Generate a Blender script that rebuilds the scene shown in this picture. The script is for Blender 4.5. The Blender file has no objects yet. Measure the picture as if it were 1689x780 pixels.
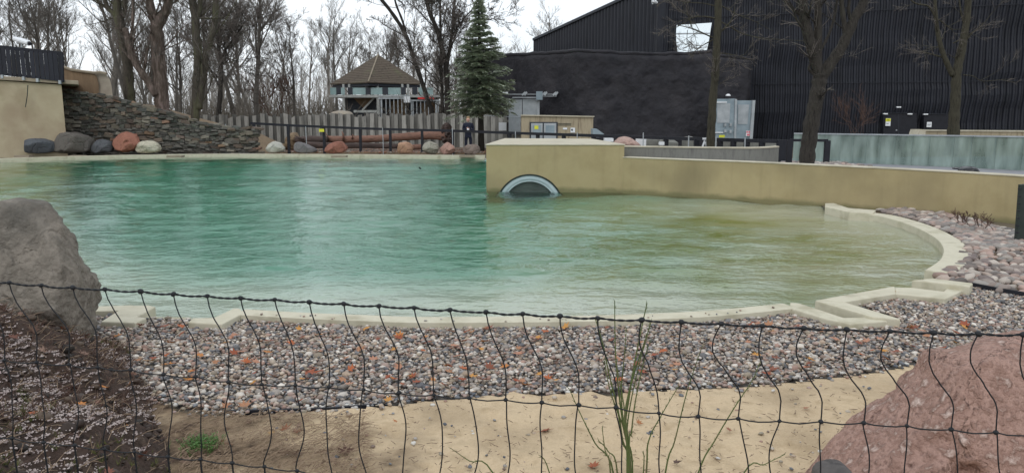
import bpy, bmesh, math, random
import numpy as np
from mathutils import Vector, noise, geometry, Matrix
R = math.radians
sc = bpy.context.scene
col = sc.collection

# ------------------------------------------------------------------ camera, sky, sun, exposure
CAM_H, PITCH, FPX, CX, CY = 1.95, R(9.2), 1252.0, 844.5, 390.0
cam = bpy.data.objects.new('camera', bpy.data.cameras.new('camera'))
col.objects.link(cam); sc.camera = cam
cam.location = (0, 0, CAM_H); cam.rotation_euler = (R(90) - PITCH, 0, 0)
cam.data.sensor_width = 36; cam.data.lens = 36 * FPX / 1689
cam.data.clip_start = .05; cam.data.clip_end = 3000

world = bpy.data.worlds.new('World'); sc.world = world; world.use_nodes = True
nt = world.node_tree; nt.nodes.clear()
wo = nt.nodes.new('ShaderNodeOutputWorld'); bg = nt.nodes.new('ShaderNodeBackground')
sky = nt.nodes.new('ShaderNodeTexSky'); sky.sky_type = 'NISHITA'; sky.sun_disc = False
sky.sun_elevation = R(42); sky.sun_rotation = R(200)
tc = nt.nodes.new('ShaderNodeTexCoord'); mp = nt.nodes.new('ShaderNodeMapping'); mp.inputs['Scale'].default_value = (1, 1, 2.5)
cn = nt.nodes.new('ShaderNodeTexNoise'); cn.inputs['Scale'].default_value = 2.2; cn.inputs['Detail'].default_value = 6
cr = nt.nodes.new('ShaderNodeValToRGB')
cr.color_ramp.elements[0].position = .3; cr.color_ramp.elements[0].color = (8.0, 8.6, 9.2, 1)
cr.color_ramp.elements[1].position = .75; cr.color_ramp.elements[1].color = (10.2, 10.5, 10.8, 1)
mx = nt.nodes.new('ShaderNodeMix'); mx.data_type = 'RGBA'; mx.inputs[0].default_value = .9
L = nt.links.new
L(tc.outputs['Generated'], mp.inputs[0]); L(mp.outputs[0], cn.inputs['Vector']); L(cn.outputs[0], cr.inputs[0])
L(sky.outputs[0], mx.inputs[6]); L(cr.outputs[0], mx.inputs[7]); L(mx.outputs[2], bg.inputs[0]); L(bg.outputs[0], wo.inputs[0])
bg.inputs[1].default_value = .1

sun_l = bpy.data.lights.new('sun', 'SUN'); sun = bpy.data.objects.new('sun', sun_l); col.objects.link(sun)
sun_l.energy = .5; sun_l.angle = R(25); sun_l.color = (1, .97, .92)
sun.rotation_euler = (R(48), 0, R(-20))
sc.view_settings.view_transform = 'Standard'; sc.view_settings.look = 'None'
sc.view_settings.exposure = 0.3; sc.view_settings.gamma = 1
sc.render.engine = 'CYCLES'; sc.cycles.use_denoising = True
sc.cycles.max_bounces = 8; sc.cycles.transmission_bounces = 6; sc.cycles.transparent_max_bounces = 12
sc.cycles.caustics_refractive = True

# ------------------------------------------------------------------ helpers
FWD = np.array([0, math.cos(PITCH), -math.sin(PITCH)]); UP = np.array([0, math.sin(PITCH), math.cos(PITCH)])
def ray(x, y): return FWD + (x - CX) / FPX * np.array([1., 0, 0]) + (CY - y) / FPX * UP
def at_z(x, y, z=0.0):          # where the sight line of a measured point meets a level
    d = ray(x, y); t = (z - CAM_H) / d[2]; return np.array([0, 0, CAM_H]) + t * d
def at_d(x, y, D):              # ... or a plane D metres ahead
    d = ray(x, y); t = D / d[1]; return np.array([0, 0, CAM_H]) + t * d
def zpx(D): return FPX / D

def root_loc(o):
    v = Vector((0, 0, 0))
    while o: v = v + o.location; o = o.parent
    return v
def raw(name, verts, faces, mat, parent=None, smooth=False, origin=None):
    verts = np.asarray(verts, dtype=float).reshape(-1, 3)
    if parent is not None: off = np.array(root_loc(parent)); loc = Vector((0, 0, 0))
    elif origin is not None: off = np.array(origin, dtype=float); loc = Vector(origin)
    else: off = np.zeros(3); loc = Vector((0, 0, 0))
    me = bpy.data.meshes.new(name)
    me.from_pydata((verts - off).tolist(), [], faces if isinstance(faces, list) else faces.tolist())
    if smooth: me.polygons.foreach_set('use_smooth', [True] * len(me.polygons))
    me.materials.append(mat)
    o = bpy.data.objects.new(name, me); col.objects.link(o); o.location = loc; o.parent = parent
    return o
def tag(o, label=None, cat=None, group=None, kind=None):
    if label: o['label'] = label
    if cat: o['category'] = cat
    if group: o['group'] = group
    if kind: o['kind'] = kind
    return o
def empty(name, loc, label, cat, group=None):
    o = bpy.data.objects.new(name, None); col.objects.link(o); o.location = Vector(loc); o.empty_display_size = .2
    return tag(o, label, cat, group)
def copy_tree(o, parent=None):
    c = o.copy(); col.objects.link(c); c.parent = parent
    for ch in list(o.children): copy_tree(ch, c)
    return c

class MB:
    def __init__(s): s.v = []; s.f = []
    def add(s, vs, fs):
        n = len(s.v); s.v += [tuple(map(float, v)) for v in vs]; s.f += [[i + n for i in f] for f in fs]; return s
    def box(s, x0, x1, y0, y1, z0, z1, bev=0.0):
        if bev <= 0:
            vs = [(x, y, z) for z in (z0, z1) for y in (y0, y1) for x in (x0, x1)]
            return s.add(vs, [[0, 2, 3, 1], [4, 5, 7, 6], [0, 1, 5, 4], [2, 6, 7, 3], [0, 4, 6, 2], [1, 3, 7, 5]])
        b = bev; bm = bmesh.new(); bmesh.ops.create_cube(bm, size=1)
        for v in bm.verts: v.co = Vector((x0 + (v.co.x + .5) * (x1 - x0), y0 + (v.co.y + .5) * (y1 - y0), z0 + (v.co.z + .5) * (z1 - z0)))
        bmesh.ops.bevel(bm, geom=bm.edges[:], offset=b, segments=1, affect='EDGES')
        bm.verts.index_update(); s.add([v.co for v in bm.verts], [[v.index for v in f.verts] for f in bm.faces]); bm.free(); return s
    def obox(s, c, ux, uy, h, w, d):     # box from base centre c, width w along unit ux, depth d along uy, height h
        c = np.array(c, float); ux = np.array(ux, float); uy = np.array(uy, float); vs = []
        for z in (0, h):
            for b in (-.5, .5):
                for a in (-.5, .5): vs.append(c + ux * a * w + uy * b * d + np.array([0, 0, z]))
        return s.add(vs, [[0, 2, 3, 1], [4, 5, 7, 6], [0, 1, 5, 4], [2, 6, 7, 3], [0, 4, 6, 2], [1, 3, 7, 5]])
    def bar(s, a, b, w, h=None):         # rectangular bar a to b
        a = np.array(a, float); b = np.array(b, float); h = h or w
        d = (b - a) / (np.linalg.norm(b - a) + 1e-9); up = np.array([0, 0, 1.]) if abs(d[2]) < .9 else np.array([0, 1., 0])
        sx = np.cross(d, up); sx /= np.linalg.norm(sx); sz = np.cross(sx, d); vs = []
        for p in (a, b):
            for q in (-.5, .5):
                for r_ in (-.5, .5): vs.append(p + sx * r_ * w + sz * q * h)
        return s.add(vs, [[0, 2, 3, 1], [4, 5, 7, 6], [0, 1, 5, 4], [2, 6, 7, 3], [0, 4, 6, 2], [1, 3, 7, 5]])
    def tube(s, pts, radii, n=6, cap=True, wob=0, seed=0):
        P = [np.array(p, float) for p in pts]; m = len(P); rng = random.Random(seed)
        if not hasattr(radii, '__len__'): radii = [radii] * m
        d0 = P[1] - P[0]; ref = np.array([1., 0, 0]) if abs(d0[0]) < .7 * np.linalg.norm(d0) else np.array([0, 0, 1.])
        vs = []
        for i in range(m):
            d = P[min(i + 1, m - 1)] - P[max(i - 1, 0)]; d = d / (np.linalg.norm(d) + 1e-12)
            a = ref - d * np.dot(ref, d); a /= np.linalg.norm(a) + 1e-12; b = np.cross(d, a); ref = a
            for k in range(n):
                t = 2 * math.pi * k / n; rr = radii[i] * (1 + (rng.uniform(-wob, wob) if wob else 0))
                vs.append(P[i] + (a * math.cos(t) + b * math.sin(t)) * rr)
        fs = []
        for i in range(m - 1):
            for k in range(n): k2 = (k + 1) % n; fs.append([i * n + k, i * n + k2, (i + 1) * n + k2, (i + 1) * n + k])
        if cap: fs.append(list(range(n))[::-1]); fs.append([(m - 1) * n + k for k in range(n)])
        return s.add(vs, fs)
    def prism(s, poly, z0, z1):          # poly: list of (x,y[,..]) world, extruded between two levels
        n = len(poly); A = sum(poly[i][0] * poly[(i + 1) % n][1] - poly[(i + 1) % n][0] * poly[i][1] for i in range(n))
        if A < 0: poly = poly[::-1]
        vs = [(p[0], p[1], z1) for p in poly] + [(p[0], p[1], z0) for p in poly]
        tri = geometry.tessellate_polygon([[Vector((p[0], p[1], 0)) for p in poly]])
        fs = []
        for t in tri:
            a, b, c = [poly[i] for i in t]; ar = (b[0] - a[0]) * (c[1] - a[1]) - (c[0] - a[0]) * (b[1] - a[1])
            t = list(t) if ar > 0 else list(t)[::-1]; fs.append(t); fs.append([i + n for i in t[::-1]])
        for i in range(n): j = (i + 1) % n; fs.append([i, i + n, j + n, j])
        return s.add(vs, fs)
    def build(s, name, mat, parent=None, smooth=False, origin=None): return raw(name, s.v, s.f, mat, parent, smooth, origin)

def ico(sub):
    bm = bmesh.new(); bmesh.ops.create_icosphere(bm, subdivisions=sub, radius=1); bm.verts.index_update()
    v = np.array([x.co[:] for x in bm.verts]); f = [[q.index for q in t.verts] for t in bm.faces]; bm.free(); return v, f
ICO = {k: ico(k) for k in (1, 2, 3, 4, 5)}
def fb(p, sc_=1.0, oct=4, seed=0):
    return noise.fractal(Vector((p[0] * sc_ + seed * 7.3, p[1] * sc_ + seed * 3.1, p[2] * sc_ - seed * 5.7)), 1.0, 2.0, oct)

# ------------------------------------------------------------------ materials
def mat(name, cols, rough=.85, scale=4.0, bump=0.0, bscale=20.0, metal=0.0, objcol=False, detail=6, stretch=(1, 1, 1), spec=.3, attr=None, ramp=(.3, .7), bdist=.02, second=None):
    m = bpy.data.materials.new(name); m.use_nodes = True; t = m.node_tree; N = t.nodes; K = t.links.new
    b = N['Principled BSDF']; b.inputs['Roughness'].default_value = rough; b.inputs['Metallic'].default_value = metal
    b.inputs['Specular IOR Level'].default_value = spec
    co = N.new('ShaderNodeTexCoord'); mp_ = N.new('ShaderNodeMapping'); mp_.inputs['Scale'].default_value = stretch; K(co.outputs['Object'], mp_.inputs[0])
    nz = N.new('ShaderNodeTexNoise'); nz.inputs['Scale'].default_value = scale; nz.inputs['Detail'].default_value = detail; nz.inputs['Roughness'].default_value = .62
    K(mp_.outputs[0], nz.inputs['Vector'])
    rp = N.new('ShaderNodeValToRGB'); e = rp.color_ramp.elements
    n = len(cols)
    for i, c in enumerate(cols):
        pos = ramp[0] + (ramp[1] - ramp[0]) * (i / max(1, n - 1))
        if i < 2: e[i].position = pos; e[i].color = (*c, 1)
        else: q = e.new(pos); q.color = (*c, 1)
    if n == 1: e[1].color = (*cols[0], 1)
    K(nz.outputs[0], rp.inputs[0]); out = rp.outputs[0]
    if second:   # (colour, scale, lo, hi): blotches of another colour
        n2 = N.new('ShaderNodeTexNoise'); n2.inputs['Scale'].default_value = second[1]; n2.inputs['Detail'].default_value = 5; K(mp_.outputs[0], n2.inputs['Vector'])
        mr = N.new('ShaderNodeMapRange'); mr.inputs[1].default_value = second[2]; mr.inputs[2].default_value = second[3]; K(n2.outputs[0], mr.inputs[0])
        m2 = N.new('ShaderNodeMix'); m2.data_type = 'RGBA'; K(mr.outputs[0], m2.inputs[0]); K(out, m2.inputs[6]); m2.inputs[7].default_value = (*second[0], 1); out = m2.outputs[2]
    if objcol or attr:
        if attr: oi = N.new('ShaderNodeAttribute'); oi.attribute_name = attr; src = oi.outputs['Color']
        else: oi = N.new('ShaderNodeObjectInfo'); src = oi.outputs['Color']
        m3 = N.new('ShaderNodeMix'); m3.data_type = 'RGBA'; m3.blend_type = 'MULTIPLY'; m3.inputs[0].default_value = 1; K(out, m3.inputs[6]); K(src, m3.inputs[7]); out = m3.outputs[2]
    K(out, b.inputs['Base Color'])
    if bump:
        nb = N.new('ShaderNodeTexNoise'); nb.inputs['Scale'].default_value = bscale; nb.inputs['Detail'].default_value = 8; K(mp_.outputs[0], nb.inputs['Vector'])
        bu = N.new('ShaderNodeBump'); bu.inputs['Strength'].default_value = bump; bu.inputs['Distance'].default_value = bdist; K(nb.outputs[0], bu.inputs['Height']); K(bu.outputs[0], b.inputs['Normal'])
    return m
M = {}
M['tan'] = mat('ochre_render', [(.345, .28, .15), (.40, .33, .185), (.375, .305, .165)], .9, 1.3, .35, 45, bdist=.008, second=((.255, .21, .12), .5, .5, .75))
M['rim'] = mat('cream_concrete', [(.43, .40, .29), (.56, .525, .41), (.49, .455, .345)], .8, 2.5, .25, 50, bdist=.006, second=((.30, .27, .18), 3.0, .58, .8))
M['topwhite'] = mat('pale_render', [(.44, .40, .30), (.56, .52, .42)], .8, 3, .2, 40, bdist=.005, second=((.32, .3, .24), 1.4, .55, .75))
M['leftwall'] = mat('aged_render', [(.33, .28, .18), (.42, .36, .25), (.37, .31, .21)], .9, .8, .2, 40, bdist=.006, second=((.26, .19, .13), .5, .5, .8))
M['coping'] = mat('aged_coping', [(.24, .2, .15), (.34, .29, .22)], .9, 3, .3, 30, bdist=.01)
M['black'] = mat('black_paint', [(.012, .013, .018), (.02, .021, .028)], .5, 6, .1, 60)
M['blackwood'] = mat('black_wood', [(.012, .013, .019), (.022, .024, .033)], .65, 5, .3, 30, stretch=(6, 6, .6), objcol=True)
M['stone'] = mat('wall_stone', [(.45, .45, .45), (1.15, 1.12, 1.08), (.75, .73, .7)], .9, 5, 1.0, 12, objcol=True, bdist=.05)
M['mortar'] = mat('wall_core', [(.05, .045, .04), (.09, .08, .07)], .95, 6, .6, 20)
M['boulder'] = mat('boulder_stone', [(.7, .7, .7), (1.1, 1.08, 1.05), (.85, .83, .8)], .8, 7, .6, 22, objcol=True, bdist=.015)
M['greyrock'] = mat('grey_rock', [(.10, .085, .068), (.24, .21, .175), (.16, .14, .115), (.31, .275, .235)], .85, 4.5, 1.0, 16, bdist=.05, detail=10, second=((.085, .08, .07), 1.6, .5, .7))
M['redrock'] = mat('red_granite', [(.13, .068, .052), (.42, .265, .215), (.27, .16, .125), (.62, .48, .42)], .75, 13, 1.0, 26, bdist=.06, detail=12, second=((.40, .29, .26), .8, .50, .72))
M['sand'] = mat('sand', [(.40, .30, .185), (.56, .435, .285), (.47, .365, .235)], .95, 6, .8, 45, bdist=.02, detail=12, second=((.27, .20, .125), 1.5, .52, .8))
M['soil'] = mat('soil', [(.02, .014, .011), (.07, .045, .035), (.04, .027, .02), (.12, .085, .065)], .95, 9, 1.0, 30, bdist=.03, detail=12)
M['brownsoil'] = mat('damp_soil', [(.12, .085, .055), (.24, .175, .11), (.17, .12, .08)], .95, 8, .8, 40, bdist=.02, detail=12)
M['ground'] = mat('bare_ground', [(.10, .085, .06), (.17, .14, .10)], .95, .6, .5, 10)
M['gravelbed'] = mat('gravel_bed', [(.10, .09, .08), (.2, .18, .16)], .9, 30, .6, 60, bdist=.01)
M['pebble'] = mat('pebble', [(.8, .8, .8), (1.05, 1.05, 1.03)], .55, 25, .15, 80, attr='tint', bdist=.003)
M['cobble'] = mat('cobble', [(.75, .75, .75), (1.08, 1.05, 1.02)], .7, 12, .4, 40, objcol=True, bdist=.006)
M['leaf'] = mat('leaf', [(.7, .7, .7), (1.1, 1.05, 1)], .6, 20, .3, 60, objcol=True, bdist=.003)
M['twine'] = mat('net_twine', [(.009, .010, .012), (.02, .022, .026)], .55, 300, .5, 600, bdist=.002)
M['bark'] = mat('bark', [(.022, .019, .016), (.085, .073, .058), (.045, .038, .03)], .95, 5, 1.0, 14, stretch=(3, 3, .6), bdist=.04, second=((.11, .115, .06), 1.2, .5, .75))
M['mossbark'] = mat('mossy_bark', [(.016, .015, .012), (.062, .057, .040), (.035, .032, .023)], .95, 5, 1.0, 16, stretch=(3, 3, .5), bdist=.03)
M['darkbark'] = mat('dark_bark', [(.012, .011, .010), (.05, .044, .038), (.028, .025, .022)], .95, 5, 1.0, 14, stretch=(3, 3, .5), bdist=.06, second=((.075, .07, .055), 1.5, .58, .8))
M['peelbark'] = mat('peeling_bark', [(.055, .04, .032), (.11, .085, .07), (.26, .20, .18)], .95, 3, 1.0, 12, stretch=(3, 3, .5), bdist=.04)
M['wood_far'] = mat('far_bark', [(.10, .092, .085), (.16, .147, .13)], .95, 1.5, objcol=True)
M['twig'] = mat('twig', [(.10, .088, .08), (.15, .13, .115)], .9, 2)
M['needle'] = mat('spruce_needle', [(.11, .145, .095), (.38, .42, .32), (.20, .24, .165)], .7, 2.5, spec=.3)
M['plank'] = mat('grey_plank', [(.5, .5, .5), (1.05, 1.03, 1.0), (.75, .74, .72)], .9, 3, .5, 12, stretch=(5, 5, .5), objcol=True, second=((.35, .35, .33), 1.2, .5, .75))
M['log'] = mat('log_wood', [(.10, .06, .045), (.24, .13, .095), (.15, .095, .075)], .85, 4, .7, 14, bdist=.03, stretch=(.6, 3, 3))
M['darklog'] = mat('dark_log', [(.05, .038, .035), (.12, .085, .075)], .9, 4, .7, 14, bdist=.03, stretch=(.6, 3, 3))
M['shingle'] = mat('roof_shingle', [(.055, .045, .036), (.115, .092, .07), (.08, .064, .05)], .9, 3, .6, 12, bdist=.03, second=((.12, .12, .07), .8, .55, .8))
M['greywood'] = mat('weathered_grey', [(.30, .31, .30), (.44, .45, .43)], .8, 3, .2, 20)
M['steel'] = mat('galvanised', [(.33, .36, .38), (.46, .49, .51)], .45, 4, metal=.35, second=((.28, .31, .33), 1.2, .5, .8))
M['bluegrey'] = mat('blue_grey_metal', [(.22, .28, .32), (.32, .39, .43)], .5, 2.5, metal=.2, second=((.20, .24, .27), 1.0, .5, .8))
M['darkpanel'] = mat('dark_panel', [(.03, .034, .045), (.045, .05, .06)], .5, 3)
M['white'] = mat('white_board', [(.72, .75, .78), (.8, .82, .84)], .6, 5)
M['yellow'] = mat('yellow_sign', [(.62, .62, .04), (.7, .7, .07)], .5, 5)
M['red'] = mat('red_sign', [(.6, .03, .03), (.7, .05, .05)], .5, 5)
M['pinksign'] = mat('pink_print', [(.6, .12, .16), (.75, .2, .25)], .5, 40)
M['ink'] = mat('ink', [(.05, .05, .06), (.09, .09, .1)], .6, 5)
M['hall'] = mat('black_cladding', [(.008, .009, .013), (.018, .020, .028), (.012, .013, .019)], .5, 1.2, .1, 10, stretch=(1, 1, .3))
M['shotcrete'] = mat('black_shotcrete', [(.010, .010, .014), (.027, .026, .031), (.016, .016, .021)], .75, .9, 1.0, 5, bdist=.06, detail=9, second=((.045, .042, .047), .6, .5, .8))
M['concrete'] = mat('service_concrete', [(.30, .25, .17), (.40, .34, .24), (.34, .29, .2)], .9, 2, .3, 25, stretch=(4, 4, .5), bdist=.01, second=((.17, .13, .09), 2.5, .55, .75))
M['greyconc'] = mat('grey_concrete', [(.14, .14, .13), (.21, .21, .19), (.17, .17, .155)], .9, 3, .4, 25, stretch=(3, 3, .7), bdist=.01)
M['paving'] = mat('grey_paving', [(.22, .22, .24), (.28, .28, .3)], .8, 3, .2, 40, bdist=.005)
M['brownboard'] = mat('brown_boards', [(.16, .11, .07), (.24, .165, .10)], .85, 3, .4, 14, stretch=(3, 3, .5))
M['paleend'] = mat('pale_end', [(.30, .26, .21), (.40, .35, .28)], .85, 3, .3, 20)
M['ring'] = mat('window_ring', [(.40, .48, .52), (.50, .57, .60)], .45, 5, metal=.1)
M['gasket'] = mat('rubber_gasket', [(.02, .03, .025), (.04, .05, .045)], .6, 5)
M['jacket'] = mat('navy_cloth', [(.010, .013, .028), (.022, .026, .045)], .85, 20, .3, 40)
M['trouser'] = mat('dark_trousers', [(.012, .015, .03), (.022, .026, .045)], .85, 20, .3, 40)
M['skin'] = mat('skin', [(.52, .30, .23), (.62, .39, .31)], .6, 12)
M['hair'] = mat('hair', [(.28, .19, .11), (.4, .28, .17)], .8, 40)
M['stem'] = mat('green_stem', [(.045, .07, .018), (.10, .13, .04), (.14, .12, .06)], .6, 8)
M['greenleaf'] = mat('small_green_leaf', [(.04, .11, .02), (.10, .2, .05)], .6, 10)
M['moss'] = mat('moss', [(.05, .06, .018), (.12, .12, .04)], .9, 20)
M['drystem'] = mat('dry_stem', [(.13, .09, .06), (.30, .22, .15), (.09, .05, .035)], .8, 8)
M['bead'] = mat('pale_bloom', [(.26, .19, .18), (.62, .55, .52)], .7, 30)
M['redstem'] = mat('reddish_twig', [(.065, .038, .03), (.12, .07, .052)], .8, 8)
M['seal'] = mat('wet_dark_hide', [(.012, .013, .016), (.03, .03, .034)], .25, 8)

def cracks(nm, sc_, dist, w=.06):
    t = M[nm].node_tree; N = t.nodes; K = t.links.new; b = N['Principled BSDF']; old = b.inputs['Normal'].links[0].from_socket
    co = N.new('ShaderNodeTexCoord'); nz = N.new('ShaderNodeTexNoise'); nz.inputs['Scale'].default_value = 2.5; nz.inputs['Detail'].default_value = 6; K(co.outputs['Object'], nz.inputs['Vector'])
    va = N.new('ShaderNodeVectorMath'); va.operation = 'MULTIPLY_ADD'; K(nz.outputs['Color'], va.inputs[0]); va.inputs[1].default_value = (.5, .5, .5); K(co.outputs['Object'], va.inputs[2])
    vo = N.new('ShaderNodeTexVoronoi'); vo.feature = 'DISTANCE_TO_EDGE'; vo.inputs['Scale'].default_value = sc_; K(va.outputs[0], vo.inputs['Vector'])
    mr = N.new('ShaderNodeMapRange'); mr.inputs[2].default_value = w; K(vo.outputs['Distance'], mr.inputs[0])
    bu = N.new('ShaderNodeBump'); bu.inputs['Strength'].default_value = 1; bu.inputs['Distance'].default_value = dist; K(mr.outputs[0], bu.inputs['Height']); K(old, bu.inputs['Normal']); K(bu.outputs[0], b.inputs['Normal'])
cracks('greyrock', 1.5, .012, .05); cracks('redrock', 1.3, .010, .04); cracks('boulder', 1.6, .02)
def tide():
    t = M['tan'].node_tree; N = t.nodes; K = t.links.new; b = N['Principled BSDF']; src = b.inputs['Base Color'].links[0].from_socket
    g = N.new('ShaderNodeNewGeometry'); sx = N.new('ShaderNodeSeparateXYZ'); K(g.outputs['Position'], sx.inputs[0])
    nz = N.new('ShaderNodeTexNoise'); nz.inputs['Scale'].default_value = 3; nz.inputs['Detail'].default_value = 8; K(g.outputs['Position'], nz.inputs['Vector'])
    ma = N.new('ShaderNodeMath'); ma.operation = 'MULTIPLY_ADD'; K(nz.outputs[0], ma.inputs[0]); ma.inputs[1].default_value = -.16; K(sx.outputs[2], ma.inputs[2])
    mr = N.new('ShaderNodeMapRange'); mr.inputs[1].default_value = -.03; mr.inputs[2].default_value = .06; mr.inputs[3].default_value = .75; mr.inputs[4].default_value = 0; K(ma.outputs[0], mr.inputs[0])
    m1 = N.new('ShaderNodeMix'); m1.data_type = 'RGBA'; K(mr.outputs[0], m1.inputs[0]); K(src, m1.inputs[6]); m1.inputs[7].default_value = (.15, .145, .07, 1)
    mp_ = N.new('ShaderNodeMapping'); mp_.inputs['Scale'].default_value = (5, 5, .35); K(g.outputs['Position'], mp_.inputs[0]); n2 = N.new('ShaderNodeTexNoise'); n2.inputs['Scale'].default_value = 1.6; n2.inputs['Detail'].default_value = 7; K(mp_.outputs[0], n2.inputs['Vector'])
    m2r = N.new('ShaderNodeMapRange'); m2r.inputs[1].default_value = .55; m2r.inputs[2].default_value = .8; m2r.inputs[4].default_value = .28; K(n2.outputs[0], m2r.inputs[0])
    m2 = N.new('ShaderNodeMix'); m2.data_type = 'RGBA'; K(m2r.outputs[0], m2.inputs[0]); K(m1.outputs[2], m2.inputs[6]); m2.inputs[7].default_value = (.21, .175, .10, 1); K(m2.outputs[2], b.inputs['Base Color'])
tide()
def glassy(name, colr, rough=.1, trans=.5, noise_c=None):
    m = bpy.data.materials.new(name); m.use_nodes = True; t = m.node_tree; N = t.nodes; K = t.links.new
    out = N['Material Output']; b = N['Principled BSDF']; b.inputs['Roughness'].default_value = rough
    co = N.new('ShaderNodeTexCoord'); mp_ = N.new('ShaderNodeMapping'); mp_.inputs['Scale'].default_value = (2, 2, .5); K(co.outputs['Object'], mp_.inputs[0])
    nz = N.new('ShaderNodeTexNoise'); nz.inputs['Scale'].default_value = 1.6; nz.inputs['Detail'].default_value = 6; K(mp_.outputs[0], nz.inputs['Vector'])
    rp = N.new('ShaderNodeValToRGB'); rp.color_ramp.elements[0].position = .35; rp.color_ramp.elements[1].position = .7
    rp.color_ramp.elements[0].color = (*colr, 1); rp.color_ramp.elements[1].color = (*(noise_c or colr), 1); K(nz.outputs[0], rp.inputs[0]); K(rp.outputs[0], b.inputs['Base Color'])
    tr = N.new('ShaderNodeBsdfTransparent'); tr.inputs[0].default_value = (.75, .9, .88, 1)
    mi = N.new('ShaderNodeMixShader'); mi.inputs[0].default_value = 1 - trans; K(tr.outputs[0], mi.inputs[1]); K(b.outputs[0], mi.inputs[2]); K(mi.outputs[0], out.inputs[0])
    return m
M['frost'] = glassy('greenish_glass', (.17, .215, .19), .2, .40, (.46, .54, .50))
M['balglass'] = glassy('balustrade_glass', (.28, .40, .40), .1, .25, (.36, .48, .48))
M['porthole'] = glassy('porthole_glass', (.07, .085, .08), .08, .25, (.11, .13, .12))
m = bpy.data.materials.new('sky_window'); m.use_nodes = True; b = m.node_tree.nodes['Principled BSDF']; b.inputs['Base Color'].default_value = (.8, .86, .9, 1); b.inputs['Metallic'].default_value = .9; b.inputs['Roughness'].default_value = .12
M['skywin'] = m
# ------------------------------------------------------------------ pool geometry
RZ = .12
def Z(pts, z=RZ): return [at_z(x, y, z) for x, y in pts]
W = lambda x, y: np.array([x, y, 0.])
# centre line of the pool edge, clockwise from behind the left boulder along the near shore
near_l = Z([(150, 509), (214, 507), (250, 506), (241, 522), (315, 525), (396, 514), (500, 520), (600, 524), (700, 527), (860, 526), (960, 525), (1060, 522), (1180, 516), (1303, 504),
            (1370, 521), (1440, 524), (1368, 497), (1476, 478), (1540, 482), (1580, 477), (1530, 464), (1545, 453)])
curve_r = Z([(1548, 448), (1570, 433), (1577, 420), (1576, 409), (1567, 397), (1550, 386), (1525, 374), (1492, 363), (1460, 355), (1428, 351), (1408, 347), (1361, 338)])
wall_px = [(802, 238, 'b')]
WT = 1.20; WL = .889
wall_front = [at_z(800, 315, 0), at_z(924, 322, 0)]
# the wall is found from its top edge, which is level
blockA = at_z(802, 238, WT); blockB = at_z(1030, 238, WT)
low_top = [at_z(x, y, WL) for x, y in [(1031, 259), (1120, 262.5), (1220, 266), (1320, 270.5), (1420, 275), (1520, 280), (1600, 284.5), (1689, 290)]]
far_rim = Z([(800, 256.5), (700, 256), (600, 255.2), (500, 254.5), (400, 254), (300, 254.5), (200, 256), (100, 258.5), (0, 261.5)], .15)
left_side = [W(-23.5, 26), W(-22, 20.5), W(-17, 15.5), W(-11, 11.5), W(-8, 9.4), W(-6, 8)]
w_pts = [low_top[4], low_top[3], low_top[2], low_top[1], low_top[0], blockB, blockA]
back_blk = [at_z(832, 228.5, WT)]
pool = [p[:2] for p in near_l + curve_r] + [at_z(1361, 340, .05)[:2] + np.array([0, .2])] + [p[:2] + np.array([0, .12]) for p in w_pts[1:]] + [back_blk[0][:2] + np.array([.1, 0])] + [p[:2] for p in far_rim + left_side]
POOL = np.array(pool)
def inside(poly, X, Y):
    r = np.zeros(X.shape, bool); n = len(poly); j = n - 1
    for i in range(n):
        xi, yi = poly[i]; xj, yj = poly[j]
        c = ((yi > Y) != (yj > Y)) & (X < (xj - xi) * (Y - yi) / (yj - yi + 1e-12) + xi); r ^= c; j = i
    return r
def segdist(poly, X, Y, closed=True):
    d = np.full(X.shape, 1e9); n = len(poly)
    for i in range(n if closed else n - 1):
        a = poly[i]; b = poly[(i + 1) % n]; ab = b - a; t = np.clip(((X - a[0]) * ab[0] + (Y - a[1]) * ab[1]) / (ab @ ab + 1e-12), 0, 1)
        d = np.minimum(d, np.hypot(X - a[0] - t * ab[0], Y - a[1] - t * ab[1]))
    return d

# ground: one sheet to the horizon, with the basin cut out
outer = [(-900, -300), (900, -300), (900, 1800), (-900, 1800)]
tri = geometry.tessellate_polygon([[Vector((x, y, 0)) for x, y in outer], [Vector((x, y, 0)) for x, y in POOL]])
gv = [(x, y, .04) for x, y in outer] + [(x, y, .04) for x, y in POOL]
gf = []
for t in tri:
    a, b, c = [gv[i] for i in t]; ar = (b[0] - a[0]) * (c[1] - a[1]) - (c[0] - a[0]) * (b[1] - a[1]); gf.append(list(t) if ar > 0 else list(t)[::-1])
tag(raw('ground', gv, gf, M['ground']), kind='structure')

# basin floor
def grid_mask(x0, x1, y0, y1, st, poly, grow=0.0):
    xs = np.arange(x0, x1, st); ys = np.arange(y0, y1, st); X, Y = np.meshgrid(xs, ys)
    cx_, cy_ = X[:-1, :-1] + st / 2, Y[:-1, :-1] + st / 2
    m_ = inside(poly, cx_, cy_)
    if grow: m_ |= segdist(poly, cx_, cy_) < grow
    return X, Y, m_
def sheet(X, Y, Zz, m_):
    ny, nx = X.shape; idx = np.arange(nx * ny).reshape(ny, nx)
    q = np.stack([idx[:-1, :-1][m_], idx[:-1, 1:][m_], idx[1:, 1:][m_], idx[1:, :-1][m_]], 1)
    used = np.unique(q); rm = -np.ones(nx * ny, int); rm[used] = np.arange(len(used))
    return np.stack([X.ravel()[used], Y.ravel()[used], Zz.ravel()[used]], 1), rm[q]
bx0, bx1, by0, by1 = POOL[:, 0].min() - .5, POOL[:, 0].max() + .5, POOL[:, 1].min() - .5, POOL[:, 1].max() + .5
X, Y, m_ = grid_mask(bx0, bx1, by0, by1, .25, POOL, .3)
dn = segdist(np.array([p[:2] for p in near_l[:12] ] ), X, Y, False); dr = segdist(np.array([p[:2] for p in curve_r]), X, Y, False)
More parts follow.
